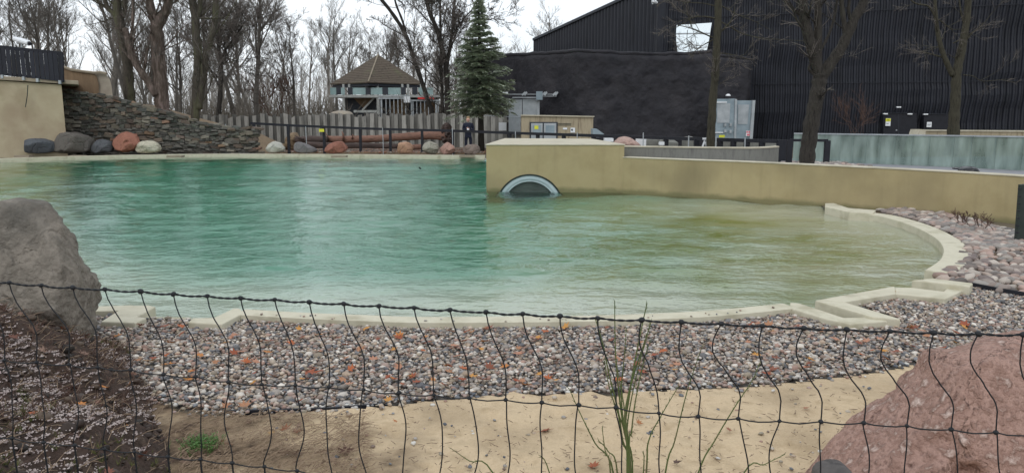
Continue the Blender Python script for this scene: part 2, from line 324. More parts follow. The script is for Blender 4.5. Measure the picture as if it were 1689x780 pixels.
dl = segdist(np.array([p[:2] for p in left_side]), X, Y, False)
dedge = np.minimum(np.minimum(dn, dr), dl)
s = np.clip((dedge - .8) / 6.0, 0, 1); depth = .22 + 2.3 * (s * s * (3 - 2 * s))
rt = np.clip((X + 3.5) / 7.5, 0, 1); rt = rt * rt * (3 - 2 * rt); depth = depth * (1 - .74 * rt)
lt = np.clip((-X - .545 * Y) / 1.3, 0, 1); depth = depth * (1 - .70 * lt)
v, f = sheet(X, Y, -depth, m_)
def floor_mat():
    m = mat('pool_floor', [(.60, .59, .48), (.72, .70, .58)], .9, .9, .2, 12, bdist=.02)
    t = m.node_tree; N = t.nodes; K = t.links.new; b = N['Principled BSDF']; src = b.inputs['Base Color'].links[0].from_socket
    at = N.new('ShaderNodeAttribute'); at.attribute_name = 'algae'
    nz = N.new('ShaderNodeTexNoise'); nz.inputs['Scale'].default_value = .9; nz.inputs['Detail'].default_value = 8; co = N.new('ShaderNodeTexCoord'); K(co.outputs['Object'], nz.inputs['Vector'])
    mr = N.new('ShaderNodeMapRange'); mr.inputs[1].default_value = .38; mr.inputs[2].default_value = .68; K(nz.outputs[0], mr.inputs[0])
    ml = N.new('ShaderNodeMath'); ml.operation = 'MULTIPLY'; K(at.outputs['Fac'], ml.inputs[0]); 
    ad = N.new('ShaderNodeMath'); ad.operation = 'MULTIPLY_ADD'; K(mr.outputs[0], ad.inputs[0]); ad.inputs[1].default_value = .75; ad.inputs[2].default_value = .35; ad.use_clamp = True
    K(ad.outputs[0], ml.inputs[1])
    mm = N.new('ShaderNodeMix'); mm.data_type = 'RGBA'; K(ml.outputs[0], mm.inputs[0]); K(src, mm.inputs[6]); mm.inputs[7].default_value = (.225, .245, .012, 1); K(mm.outputs[2], b.inputs['Base Color'])
    return m
fl = tag(raw('pool_floor', v, f, floor_mat(), smooth=True), kind='structure')
a = fl.data.attributes.new('algae', 'FLOAT', 'POINT')
gx = v[:, 0]; gy = v[:, 1]
al = np.exp(-(((gx - 3.2) / 3.2) ** 2 + ((gy - 11) / 3.6) ** 2) ** 1.5) * 1.0 + np.exp(-(((gx - 2.0) / 3.8) ** 2 + ((gy - 15.0) / 3.2) ** 2)) * .7 + .9 * np.clip((-gx - .545 * gy) / 1.3, 0, 1)
a.data.foreach_set('value', np.clip(al, 0, 1))

# water: one closed body with a rippled top
def water_mat():
    m = bpy.data.materials.new('pool_water'); m.use_nodes = True; t = m.node_tree; N = t.nodes; K = t.links.new; N.clear()
    out = N.new('ShaderNodeOutputMaterial'); b = N.new('ShaderNodeBsdfPrincipled')
    b.inputs['Base Color'].default_value = (1, 1, 1, 1); b.inputs['Roughness'].default_value = .0; b.inputs['IOR'].default_value = 1.333; b.inputs['Transmission Weight'].default_value = 1
    co = N.new('ShaderNodeTexCoord'); 
    mp_ = N.new('ShaderNodeMapping'); mp_.inputs['Scale'].default_value = (1.0, 1.5, 1); mp_.inputs['Rotation'].default_value = (0, 0, R(8)); K(co.outputs['Object'], mp_.inputs[0])
    n1 = N.new('ShaderNodeTexNoise'); n1.inputs['Scale'].default_value = 4.6; n1.inputs['Detail'].default_value = 3; n1.inputs['Roughness'].default_value = .5; K(mp_.outputs[0], n1.inputs['Vector'])
    bu = N.new('ShaderNodeBump'); bu.inputs['Strength'].default_value = 1; bu.inputs['Distance'].default_value = .032
    at = N.new('ShaderNodeAttribute'); at.attribute_name = 'ruffle'
    ml = N.new('ShaderNodeMath'); ml.operation = 'MULTIPLY'; K(n1.outputs[0], ml.inputs[0]); K(at.outputs['Fac'], ml.inputs[1]); K(ml.outputs[0], bu.inputs['Height']); K(bu.outputs[0], b.inputs['Normal'])
    K(b.outputs[0], out.inputs['Surface'])
    va = N.new('ShaderNodeVolumeAbsorption'); va.inputs['Color'].default_value = (.06, .76, .64, 1); va.inputs['Density'].default_value = .44; K(va.outputs[0], out.inputs['Volume'])
    return m
st = .11
X, Y, m_ = grid_mask(bx0, bx1, by0, by1, st, POOL, .16)
rng = np.random.default_rng(5)
zz = np.zeros_like(X); ruff = np.clip(1.15 - .75 * np.exp(-(((X - 4.2) / 3.2) ** 2 + ((Y - 14) / 3.0) ** 2)), .2, 1)
calm = np.clip((-X - .50 * Y - 2.0) / 3, 0, 1); ruff = ruff * (1 - .85 * calm); farcalm = np.clip((Y - 30) / 5, 0, 1); ruff *= (1 - .5 * farcalm)
nearc = np.clip((9.5 - Y) / 3, 0, 1); ruff *= (1 - .55 * nearc)
for k in range(64):
    big = k % 2; ang = rng.normal(-1.5, .30 if big else .5); wl = rng.uniform(.9, 2.6) if big else rng.uniform(.40, .9); ph = rng.uniform(0, 6.28); kx, ky = math.cos(ang) * 6.283 / wl, math.sin(ang) * 6.283 / wl
    far = np.clip((Y - 10) / 10, 0, 1) if big else np.clip((30 - Y) / 14, .25, 1); pt_ = .55 + .45 * np.sin(.35 * X + .23 * Y + 1.7 * k) * np.sin(.21 * X - .41 * Y + .9 * k)
    zz += far * pt_ * (.0046 if big else .0050) * wl * np.sin(kx * X + ky * Y + ph + .8 * np.sin(.9 * X + .4 * Y + k) + .5 * np.sin(2.3 * X + k))
zz *= ruff
v, q = sheet(X, Y, zz, m_); n = len(v)
ruv = sheet(X, Y, ruff, m_)[0][:, 2]
edges = {}
for a_, b_, c_, d_ in q.tolist():
    for e in ((a_, b_), (b_, c_), (c_, d_), (d_, a_)): edges[e] = 1
skirt = [[b_, a_, a_ + n, b_ + n] for (a_, b_) in edges if (b_, a_) not in edges]
vb = v.copy(); vb[:, 2] = -3.4
wa = raw('pool_water', np.vstack([v, vb]), q.tolist() + (q[:, ::-1] + n).tolist() + skirt, water_mat(), smooth=True)
for p in wa.data.polygons[len(q):]: p.use_smooth = False
at_ = wa.data.attributes.new('ruffle', 'FLOAT', 'POINT'); at_.data.foreach_set('value', np.concatenate([ruv, ruv]))
tag(wa, kind='structure')

# ------------------------------------------------------------------ pool rim
rim = empty('pool_rim', at_z(844, 530, 0), 'cream concrete kerb round the pool with angular spillway notches', 'pool rim')
def strip(line, w, shift=0.0):
    line = [np.array(p[:2]) for p in line]; L_, R_ = [], []
    for i, p in enumerate(line):
        d = line[min(i + 1, len(line) - 1)] - line[max(i - 1, 0)]; d /= np.linalg.norm(d); nn = np.array([-d[1], d[0]])
        L_.append(p + nn * (w / 2 + shift)); R_.append(p - nn * (w / 2 - shift))
    return L_ + R_[::-1]
def smooth_line(pts, n=4):
    pts = [np.array(p[:2], float) for p in pts]; out = []
    for i in range(len(pts) - 1):
        p0, p1, p2, p3 = pts[max(i - 1, 0)], pts[i], pts[i + 1], pts[min(i + 2, len(pts) - 1)]
        for k in range(n):
            t = k / n; out.append(.5 * ((2 * p1) + (-p0 + p2) * t + (2 * p0 - 5 * p1 + 4 * p2 - p3) * t * t + (-p0 + 3 * p1 - 3 * p2 + p3) * t ** 3))
    out.append(pts[-1]); return out
def rim_part(name, polypx, z=RZ, z0=-.8): 
    mb = MB(); mb.prism([p[:2] for p in Z(polypx, z)], z0, z); return bevel(mb.build(name, M['rim'], rim), .012)
def bevel(o, w, seg=2):
    b = o.modifiers.new('edge', 'BEVEL'); b.width = w; b.segments = seg; b.limit_method = 'ANGLE'; b.angle_limit = R(40); return o
for seg_line, w in ((smooth_line([left_side[-2], left_side[-1]] + [np.array(at_z(60, 507, RZ)), near_l[0], near_l[1]]), .2),
                    (smooth_line(near_l[5:14]), .2), (smooth_line(curve_r[:10]), .3), (smooth_line(far_rim), .32)):
    mb = MB(); mb.prism(strip(seg_line, w), -2.6, .15 if w > .31 else RZ); bevel(mb.build('rim_strip', M['rim'], rim), .012)
rim_part('spillway_arm', [(206, 504.5), (166, 530), (222, 532), (242, 523.5), (226, 522), (257, 505.5), (247, 503)], RZ + .003)
rim_part('spillway_sill', [(226, 523.5), (242, 524), (313, 526.5), (316, 522.5), (238, 521.5)], RZ - .05)
rim_part('spillway_arm', [(317, 524), (310, 531), (366, 534.5), (402, 515.5), (396, 508), (386, 507.5), (352, 523.5)], RZ + .003)
rim_part('spillway_arm', [(1303, 498.5), (1320, 500), (1392, 523.5), (1440, 522.5), (1486.5, 527), (1402, 534), (1362, 525.5), (1303, 507.5)], RZ + .003)
rim_part('spillway_arm', [(1343.6, 495.4), (1393, 498), (1486, 526), (1437, 521.6)], RZ + .030)
rim_part('rim_strip', [(1344.5, 495.2), (1475.7, 471.5), (1478, 484.5), (1393, 498)], RZ + .006)
rim_part('spillway_arm', [(1475.7, 474), (1504, 474), (1579, 483), (1559, 492.5), (1500, 486.5), (1477, 485)], RZ + .003)
rim_part('spillway_arm', [(1503.4, 462), (1537, 458.5), (1605, 466.7), (1600, 472.5), (1569, 468.5)], RZ + .05)
rim_part('spillway_sill', [(1569, 468.8), (1600.5, 472.8), (1579, 483.5), (1556, 480.5)], RZ - .004)
rim_part('spillway_arm', [(1361, 335.3), (1376, 335), (1400, 343), (1445, 346.5), (1440, 352), (1400, 349.5), (1361, 341)], RZ + .02)
for px in (40, 128, 290, 560, 770):   # small outlet slabs on the far rim
    p = at_z(px, 257, .15); mb = MB(); mb.box(p[0] - .32, p[0] + .32, p[1] - .2, p[1] + .16, .08, .165); mb.build('outlet_slab', M['coping'], rim)

# ------------------------------------------------------------------ ochre pool wall with block and porthole
wall = empty('pool_wall', at_z(924, 322, 0), 'long ochre rendered pool wall with a higher block at its left end', 'wall')
A, B = blockA[:2], blockB[:2]; bk_l = at_z(833, 228.3, WT)[:2]; bk_r = at_z(975, 229, WT)[:2]
# front face of the block with an arched hole
ux = (B - A) / np.linalg.norm(B - A); LB = np.linalg.norm(B - A); un = np.array([-ux[1], ux[0]])
def wf(u, z, d=0.0): p = A + ux * u + un * d; return (p[0], p[1], z)
# porthole: circle chord at the waterline
pc0 = at_z(824, 320, 0)[:2]; pc1 = at_z(926, 323, 0)[:2]
u0 = (pc0 - A) @ ux; u1 = (pc1 - A) @ ux; top_z = at_d(874, 288, float((A + ux * (u0 + u1) / 2)[1]))[2]
cu = (u0 + u1) / 2; hw = (u1 - u0) / 2; rad = (hw * hw + top_z * top_z) / (2 * top_z); cz = top_z - rad
def face_with_hole(rad_):
    mb = MB(); N_ = 64; ring = []; outr = []
    for k in range(N_):
        t = 2 * math.pi * k / N_; c, s_ = math.cos(t), math.sin(t); ring.append((cu + rad_ * c, cz + rad_ * s_))
        # project to rectangle
        cand = []
        if c > 1e-6: cand.append((LB - cu) / c)
        if c < -1e-6: cand.append((0 - cu) / c)
        if s_ > 1e-6: cand.append((WT - .03 - cz) / s_)
        if s_ < -1e-6: cand.append((-2.6 - cz) / s_)
        q_ = min(cand); outr.append((cu + q_ * c, cz + q_ * s_))
    corners = [(0, -2.6), (LB, -2.6), (LB, WT - .03), (0, WT - .03)]
    for c_ in corners:
        k = min(range(N_), key=lambda i: math.hypot(outr[i][0] - c_[0], outr[i][1] - c_[1])); outr[k] = c_
    vs = [wf(a_, b_) for a_, b_ in ring] + [wf(a_, b_) for a_, b_ in outr] + [wf(a_, b_, .22) for a_, b_ in ring]
    fs = []
    for k in range(N_):
        j = (k + 1) % N_; fs.append([k, k + N_, j + N_, j]); fs.append([k, j, j + 2 * N_, k + 2 * N_])
    return mb.add(vs, fs)
face_with_hole(rad + .0).build('block_face', M['tan'], wall)
mb = MB(); zt = WT - .03
poly = [A, bk_l, bk_r, B]; n4 = len(poly)
vs = [(p[0], p[1], -2.6) for p in poly] + [(p[0], p[1], zt) for p in poly]
mb.add(vs, [[0, 4, 5, 1], [1, 5, 6, 2], [2, 6, 7, 3], [0, 1, 2, 3]])
mb.build('block_side', M['tan'], wall)
mb = MB(); ex = .02
cpoly = [A - ux * .02 - un * ex, bk_l + np.array([-.02, .05]), bk_r + np.array([.02, .05]), B + ux * .02 - un * ex]
mb.prism(cpoly, zt, WT); bevel(mb.build('block_coping', M['topwhite'], wall), .012)
# ring, gasket and pane
def ringmesh(r0, r1, d0, d1, n_=64):
    mb = MB(); vs = []
    for r_, d in ((r0, d0), (r1, d0), (r1, d1), (r0, d1)):
        vs += [wf(cu + r_ * math.cos(2 * math.pi * k / n_), cz + r_ * math.sin(2 * math.pi * k / n_), d) for k in range(n_)]
    fs = []
    for a_ in range(4):
        b_ = (a_ + 1) % 4
        for k in range(n_): j = (k + 1) % n_; fs.append([a_ * n_ + k, b_ * n_ + k, b_ * n_ + j, a_ * n_ + j])
    return mb.add(vs, fs)
ringmesh(rad - .03, rad + .012, -.025, .06).build('gasket', M['gasket'], wall, smooth=False)
ringmesh(rad - .11, rad - .028, -.012, .10).build('window_ring', M['ring'], wall)
ringmesh(rad - .175, rad - .108, .02, .12).build('window_ring', M['ring'], wall)
mb = MB(); n_ = 48
mb.add([wf(cu + (rad - .17) * math.cos(2 * math.pi * k / n_), cz + (rad - .17) * math.sin(2 * math.pi * k / n_), .10) for k in range(n_)], [list(range(n_))]); mb.build('pane', M['porthole'], wall)
mb = MB(); mb.add([wf(0.05, -2.5, .9), wf(LB - .05, -2.5, .9), wf(LB - .05, 1.1, .9), wf(.05, 1.1, .9)], [[0, 1, 2, 3]]); mb.build('inner_wall', M['greyconc'], wall)
# the lower, curving run
d0_ = low_top[1] - low_top[0]; d0_ /= np.linalg.norm(d0_); ll = smooth_line([low_top[0] - d0_ * .06 + np.array([0, .004, 0])] + low_top[1:] + [at_z(1780, 297, WL)], 5)
Ls = strip(ll, .26, .13)
mb = MB(); mb.prism(Ls, -2.6, WL - .025); mb.build('wall_run', M['tan'], wall)
mb = MB(); mb.prism(strip(ll, .29, .13), WL - .025, WL); bevel(mb.build('wall_coping', M['topwhite'], wall), .008)
wall_line = np.array(ll)

# ------------------------------------------------------------------ near shore: sand, pebble bed, edging, mound
def hmound(x, y):
    # distance to the left of a line running away from the viewer
    a = np.array([-1.02, 2.6]); b = np.array([-2.62, 5.4]); d = (b - a) / np.linalg.norm(b - a); nn = np.array([-d[1], d[0]])
    s_ = (x - a[0]) * nn[0] + (y - a[1]) * nn[1]
    t_ = (x - a[0]) * d[0] + (y - a[1]) * d[1]
    k = np.clip(s_ / 1.25, 0, 1.6); h = .95 * (k * (1.9 - .55 * k)) * .62
    return h * np.clip((6.6 - y) / 1.6, 0, 1)
xs = np.arange(-6.5, 7.5, .035); ys = np.arange(2.2, 6.8, .035); X, Y = np.meshgrid(xs, ys)
sb_px = [(150, 600), (300, 672), (380, 680), (480, 677), (600, 671), (740, 655), (850, 651), (1000, 646), (1120, 641), (1250, 633), (1400, 618), (1540, 592), (1700, 560)]
sb = np.array([at_z(x, y, .06)[:2] for x, y in sb_px])
def sand_edge(xv): return np.interp(xv, sb[:, 0], sb[:, 1])
Zs = np.array([[.082 + .022 * fb((x, y, 0), 1.2, 3) + .014 * fb((x, y, 3), 4.5, 4) for x in xs] for y in ys])
frg = np.random.default_rng(4)
for _ in range(46):     # old footprints and dents
    fx, fy, fa = frg.uniform(-1.8, 3.2), frg.uniform(2.6, 5.0), frg.uniform(0, 3.1); du, dw = (X - fx) * math.cos(fa) + (Y - fy) * math.sin(fa), -(X - fx) * math.sin(fa) + (Y - fy) * math.cos(fa)
    g_ = (du / .13) ** 2 + (dw / .055) ** 2; Zs -= .017 * np.exp(-g_ ** 2) - .010 * np.exp(-(np.sqrt(g_) - 1.5) ** 2 * 5)
m_ = ((Y + .1)[:-1, :-1] < sand_edge(X[:-1, :-1]))
v, q = sheet(X, Y, Zs, m_)
snd = tag(raw('sand', v, q, M['sand'], smooth=True), kind='structure')
dv = np.array([np.clip(1.0 - ((x + 1.95) / 1.35) ** 2 - ((y - 4.1) / 1.25) ** 2 + 1.1 * fb((x, y, 4), 1.6, 5), 0, 1) for x, y, z in v])
av = snd.data.attributes.new('damp', 'FLOAT', 'POINT'); av.data.foreach_set('value', dv)
def damp_mix():
    t = M['sand'].node_tree; N = t.nodes; K = t.links.new; b = N['Principled BSDF']; src = b.inputs['Base Color'].links[0].from_socket
    at = N.new('ShaderNodeAttribute'); at.attribute_name = 'damp'; nz = N.new('ShaderNodeTexNoise'); nz.inputs['Scale'].default_value = 14; nz.inputs['Detail'].default_value = 10
    co = N.new('ShaderNodeTexCoord'); K(co.outputs['Object'], nz.inputs['Vector']); rp = N.new('ShaderNodeValToRGB'); e = rp.color_ramp.elements; e[0].position = .35; e[0].color = (.07, .045, .03, 1); e[1].position = .7; e[1].color = (.26, .185, .115, 1); K(nz.outputs[0], rp.inputs[0])
    mm = N.new('ShaderNodeMix'); mm.data_type = 'RGBA'; K(at.outputs['Fac'], mm.inputs[0]); K(src, mm.inputs[6]); K(rp.outputs[0], mm.inputs[7]); K(mm.outputs[2], b.inputs['Base Color'])
damp_mix()
# mound
xs = np.arange(-6.0, -.9, .045); ys = np.arange(1.3, 7.0, .045); X, Y = np.meshgrid(xs, ys)
H = hmound(X, Y)
Zm = np.array([[H[j, i] + .0 + (.09 * fb((x, y, 0), 1.7, 5) + .03 * fb((x, y, 5), 9, 3)) * min(1, H[j, i] * 5) - .02 for i, x in enumerate(xs)] for j, y in enumerate(ys)])
m_ = H[:-1, :-1] > 1e-4
v, q = sheet(X, Y, Zm, m_); tag(raw('soil_mound', v, q, M['soil'], smooth=True), kind='structure')
def mound_z(x, y):
    i = int(np.clip(round((x - xs[0]) / .045), 0, len(xs) - 1)); j = int(np.clip(round((y - ys[0]) / .045), 0, len(ys) - 1)); return Zm[j, i]

# pebble bed: base sheet and the stones
peb_outer = [p[:2] for p in Z([(100, 509), (214, 509), (228, 528), (242, 527), (314, 528), (366, 533), (400, 518), (500, 525), (700, 531), (860, 530), (1060, 526), (1180, 520), (1303, 510), (1364, 526), (1402, 534), (1486, 527), (1400, 499), (1477, 486), (1500, 487), (1560, 492), (1580, 483), (1603, 472), (1689, 485), (1800, 500)], .06)]
peb_poly = np.array(peb_outer + [np.array(at_z(1800, 540, .06)[:2])] + [sb[i] for i in range(len(sb) - 1, -1, -1)] + [np.array([-4.6, 5.4]), np.array([-4.6, 6.9])])
mb = MB(); mb.prism([p for p in peb_poly], .0, .044); tag(mb.build('gravel_bed', M['gravelbed']), kind='structure')
PCOL = np.array([(.30, .28, .26), (.40, .37, .34), (.24, .245, .26), (.15, .16, .18), (.42, .33, .25), (.34, .22, .18), (.55, .53, .50), (.20, .15, .125), (.30, .26, .20), (.10, .11, .13), (.46, .40, .33), (.36, .27, .24), (.62, .60, .56)])
def scatter_stones(name, pts, sizes, cols, zs, sub, parent=None, flat=.62, seed=0, matn='pebble'):
    rg = np.random.default_rng(seed); bv, bf = ICO[sub]; bf = np.array(bf); n = len(pts); nv = len(bv)
    V = np.repeat(bv[None], n, 0)
    V = V * (1 + rg.normal(0, .10, (n, nv, 1))) * np.stack([rg.uniform(.8, 1.25, n), rg.uniform(.7, 1.05, n), rg.uniform(flat - .15, flat + .12, n)], 1)[:, None, :] * sizes[:, None, None]
    ax = rg.uniform(-.45, .45, n); c, s_ = np.cos(ax)[:, None], np.sin(ax)[:, None]
    y_ = V[:, :, 1] * c - V[:, :, 2] * s_; z_ = V[:, :, 1] * s_ + V[:, :, 2] * c; V[:, :, 1] = y_; V[:, :, 2] = z_
    th = rg.uniform(0, 6.28, n); c, s_ = np.cos(th)[:, None], np.sin(th)[:, None]
    x_ = V[:, :, 0] * c - V[:, :, 1] * s_; y_ = V[:, :, 0] * s_ + V[:, :, 1] * c; V[:, :, 0] = x_; V[:, :, 1] = y_
    V[:, :, 0] += pts[:, 0:1]; V[:, :, 1] += pts[:, 1:2]; V[:, :, 2] += zs[:, None]
    F = (bf[None] + (np.arange(n) * nv)[:, None, None]).reshape(-1, 3)
    me = bpy.data.meshes.new(name); me.vertices.add(n * nv); me.vertices.foreach_set('co', V.reshape(-1))
    me.loops.add(F.size); me.loops.foreach_set('vertex_index', F.reshape(-1)); me.polygons.add(len(F))
    me.polygons.foreach_set('loop_start', np.arange(len(F)) * 3); me.polygons.foreach_set('loop_total', np.full(len(F), 3)); me.polygons.foreach_set('use_smooth', np.ones(len(F), bool))
    me.update(); ca = me.attributes.new('tint', 'FLOAT_COLOR', 'POINT'); C4 = np.ones((n, nv, 4)); C4[:, :, :3] = cols[:, None, :]; ca.data.foreach_set('color', C4.reshape(-1))
    me.materials.append(M[matn]); o = bpy.data.objects.new(name, me); col.objects.link(o); o.parent = parent; return o
rg = np.random.default_rng(11)
def poisson_like(poly, sp, jit=.5):
    x0, y0 = poly.min(0); x1, y1 = poly.max(0); xs_ = np.arange(x0, x1, sp); ys_ = np.arange(y0, y1, sp * .87); X_, Y_ = np.meshgrid(xs_, ys_)
    X_ = X_ + (np.arange(len(ys_)) % 2)[:, None] * sp / 2; X_ = X_ + rg.uniform(-jit, jit, X_.shape) * sp; Y_ = Y_ + rg.uniform(-jit, jit, X_.shape) * sp
    k = inside(poly, X_, Y_); return np.stack([X_[k], Y_[k]], 1)
pp = poisson_like(peb_poly, .0272)
pp = pp[(np.abs(pp[:, 0]) < .70 * pp[:, 1] + .3)]
npb = len(pp); sz = np.clip(rg.lognormal(math.log(.0150), .36, npb), .007, .042)
cc = PCOL[rg.integers(0, len(PCOL), npb)] * rg.uniform(.75, 1.35, (npb, 1)) * np.array([.98, .92, .87]); cc = .9 * cc + .1 * cc.mean(1, keepdims=True); cc = .94 * cc + .06 * cc.mean(0)
print('pebbles', npb)
tag(scatter_stones('pebbles', pp, sz, cc, .058 + rg.uniform(0, .022, npb), 1, flat=.62), 'bed of small mixed grey white and reddish pebbles between kerb and sand', 'pebbles', kind='stuff')

# pebbles that strayed onto the kerb and over the sand edge
kp = np.array([np.array([np.interp(t, [p[0] for p in near_l[5:14]], [p[0] for p in near_l[5:14]]), np.interp(t, [p[0] for p in near_l[5:14]], [p[1] for p in near_l[5:14]])]) + np.array([0, rg.uniform(-.10, .0)]) for t in rg.uniform(near_l[5][0], near_l[13][0], 28)])
tag(scatter_stones('kerb_pebbles', kp, rg.uniform(.006, .013, len(kp)), PCOL[rg.integers(0, len(PCOL), len(kp))], np.full(len(kp), RZ + .008), 2, seed=9), 'a few pebbles and bits strayed onto the pool kerb', 'pebbles', kind='stuff')
ep = np.array([[x, sand_edge(x) - abs(rg.normal(0, .07))] for x in rg.uniform(-2.6, 3.6, 420)])
tag(scatter_stones('edge_pebbles', ep, rg.uniform(.008, .022, len(ep)), PCOL[rg.integers(0, len(PCOL), len(ep))], np.full(len(ep), .088), 1, seed=10), 'pebbles strayed over the edge of the sand', 'pebbles', kind='stuff')
# far shore strip of reddish gravel and dead leaves
fs_poly = np.array([at_z(x, y, .06)[:2] for x, y in [(-60, 258), (0, 258), (100, 256), (250, 252.5), (400, 252), (600, 253), (800, 254), (800, 246), (600, 245), (415, 244), (300, 247), (100, 248), (-60, 250)]])
mb = MB(); mb.prism([p for p in fs_poly], .03, .085); tag(mb.build('shore_strip', M['brownsoil']), kind='structure')
fp = poisson_like(fs_poly, .13); nf = len(fp); fc = np.array([(.24, .12, .08), (.3, .18, .12), (.2, .16, .13), (.28, .24, .2), (.14, .1, .08)])[rg.integers(0, 5, nf)] * rg.uniform(.7, 1.2, (nf, 1))
tag(scatter_stones('shore_gravel', fp, rg.uniform(.04, .085, nf), fc, np.full(nf, .10), 1, seed=3), 'reddish brown gravel and leaf litter along the far pool edge', 'gravel', kind='stuff')

# lawn edging strips
def edging(pxs, z, lab, h=.05):
    ln = smooth_line([at_z(x, y, z) for x, y in pxs], 4); mb = MB(); mb.prism(strip(ln, .014), .0, z + .02)
    return tag(mb.build('edging_strip', M['black'], origin=at_z(*pxs[0], 0)), lab, 'garden edging')
edging([(372, 681), (480, 678.5), (560, 675), (640, 668)], .075, 'thin black plastic edging between pebbles and brown soil')
edging([(1604, 469), (1640, 476), (1689, 484.5), (1760, 496)], .10, 'black edging strip between pink cobbles and small pebbles')
# ------------------------------------------------------------------ rocks
def outline_rock(name, px, D, T, matn, label, cat='boulder', group=None, color=None, seed=0, sink=.05, amp=.06, nseg=56, rings=13, parent=None, flatness=2.0, asym=0.0, smooth=True, fine=0.0, facets=0, cut=(.72, .93)):
    """closed rock whose silhouette follows measured points at D metres, T metres deep"""
    pts = [np.array(at_d(x, y, D)) for x, y in px]; P2 = np.array([[p[0], p[2]] for p in pts]); c = P2.mean(0)
    c = (P2.max(0) + P2.min(0)) / 2
    ang = np.arctan2(P2[:, 1] - c[1], P2[:, 0] - c[0]); rr = np.hypot(*(P2 - c).T); o_ = np.argsort(ang); ang, rr = ang[o_], rr[o_]
    th = np.linspace(-math.pi, math.pi, nseg, endpoint=False)
    # polar outline by intersecting rays with the polygon
    pl = P2[o_]; Rt = []
    for t in th:
        d = np.array([math.cos(t), math.sin(t)]); best = 0
        for i in range(len(pl)):
            a, b = pl[i] - c, pl[(i + 1) % len(pl)] - c; e = b - a; den = d[0] * e[1] - d[1] * e[0]
            if abs(den) < 1e-9: continue
            s_ = (a[0] * e[1] - a[1] * e[0]) / den; u = (a[0] * d[1] - a[1] * d[0]) / den
            if s_ > 0 and -1e-6 <= u <= 1 + 1e-6: best = max(best, s_)
        Rt.append(best or rr.mean())
    Rt = np.array(Rt); Rt = (np.roll(Rt, 1) + 2 * Rt + np.roll(Rt, -1)) / 4
    size = rr.mean(); vs = []; fs = []
    def pt(t, R_, q, sd):
        r_ = math.sin(q * math.pi / 2) ** .9; h = math.cos(q * math.pi / 2) ** (1 / flatness * 1.4)
        x = c[0] + math.cos(t) * R_ * r_; z = c[1] + math.sin(t) * R_ * r_; y = D + sd * T * h
        n_ = fb((x, y * sd, z), 1.1 / size, 4, seed) * amp * size * 2 * h + (fb((x, y, z), 5 / size, 4, seed + 3) * fine * size * h if fine else 0)
        return (x + math.cos(t) * n_ * .5 * r_, y + sd * n_, z + math.sin(t) * n_ * .5 * r_)
    for sd in (-1, 1):
        base = len(vs); vs.append(pt(0, 0, 0, sd))
        for i in range(1, rings + 1):
            for k in range(nseg): vs.append(pt(th[k], Rt[k], i / rings, sd))
        for k in range(nseg):
            j = (k + 1) % nseg; f_ = [base, base + 1 + k, base + 1 + j]; fs.append(f_ if sd < 0 else f_[::-1])
            for i in range(rings - 1):
                a, b = base + 1 + i * nseg, base + 1 + (i + 1) * nseg; f_ = [a + k, b + k, b + j, a + j]; fs.append(f_ if sd < 0 else f_[::-1])
    n0 = 1 + rings * nseg; r0, r1 = 1 + (rings - 1) * nseg, n0 + 1 + (rings - 1) * nseg
    for k in range(nseg): j = (k + 1) % nseg; fs.append([r0 + k, r1 + k, r1 + j, r0 + j])
    if facets:     # broken planes cut from the lump
        rf = random.Random(seed + 100); V = np.array(vs); cc3 = np.array([c[0], D, c[1]]); Q = V - cc3
        for _ in range(facets):
            n3 = np.array([rf.gauss(0, .7), -abs(rf.gauss(1.0, .35)) if T > .5 or rf.random() < .7 else rf.gauss(0, 1), rf.gauss(.2, .7)]); n3 /= np.linalg.norm(n3)
            h_ = Q @ n3; lim = h_.max() * rf.uniform(*cut); Q -= np.maximum(h_ - lim, 0)[:, None] * n3[None] * .9
        vs = [tuple(p) for p in Q + cc3]
    zb = min(p[2] for p in vs)
    o = raw(name, vs, fs, M[matn], parent, smooth, origin=None if parent else (c[0], D, zb))
    if color: o.color = (*color, 1)
    if not parent: tag(o, label, cat, group)
    return o
outline_rock('boulder', [(-150, 366), (-60, 340), (-10, 333), (22, 333), (42, 338), (58, 346), (73, 358), (83, 378), (88, 398), (101, 424), (113, 446), (121, 470), (124, 505), (124, 545), (126, 590), (100, 640), (-20, 660), (-170, 640), (-200, 500), (-190, 420)], 5.6, .62, 'greyrock',
             'large rough grey boulder at the left pond edge behind the net fence', amp=.14, seed=2, nseg=190, rings=70, flatness=2.2, fine=.13, facets=20, cut=(.6, .92))
outline_rock('boulder', [(1230, 900), (1300, 835), (1352, 790), (1366, 776), (1384, 762), (1402, 750), (1424, 734), (1442, 718), (1466, 696), (1490, 674), (1512, 652), (1532, 630), (1546, 611), (1554, 597), (1568, 588), (1588, 580), (1608, 572), (1640, 563), (1700, 557), (1800, 560), (1950, 620), (2050, 760), (2000, 1000), (1700, 1100), (1400, 1090), (1220, 1000)], 3.6, .5, 'redrock',
             'large coarse red granite boulder behind the net at the right', amp=.10, seed=5, nseg=200, rings=76, flatness=2.4, fine=.11, facets=16, cut=(.66, .93))
outline_rock('stone', [(1350, 782), (1358, 772), (1372, 767), (1390, 764), (1400, 772), (1408, 795), (1400, 830), (1360, 830), (1346, 804)], 3.3, .14, 'boulder', 'small dark stone tucked against the foot of the red granite boulder', 'stone', amp=.1, seed=8, fine=.1, color=(.10, .092, .09), facets=8)
G = 'boulders along the far pool edge'
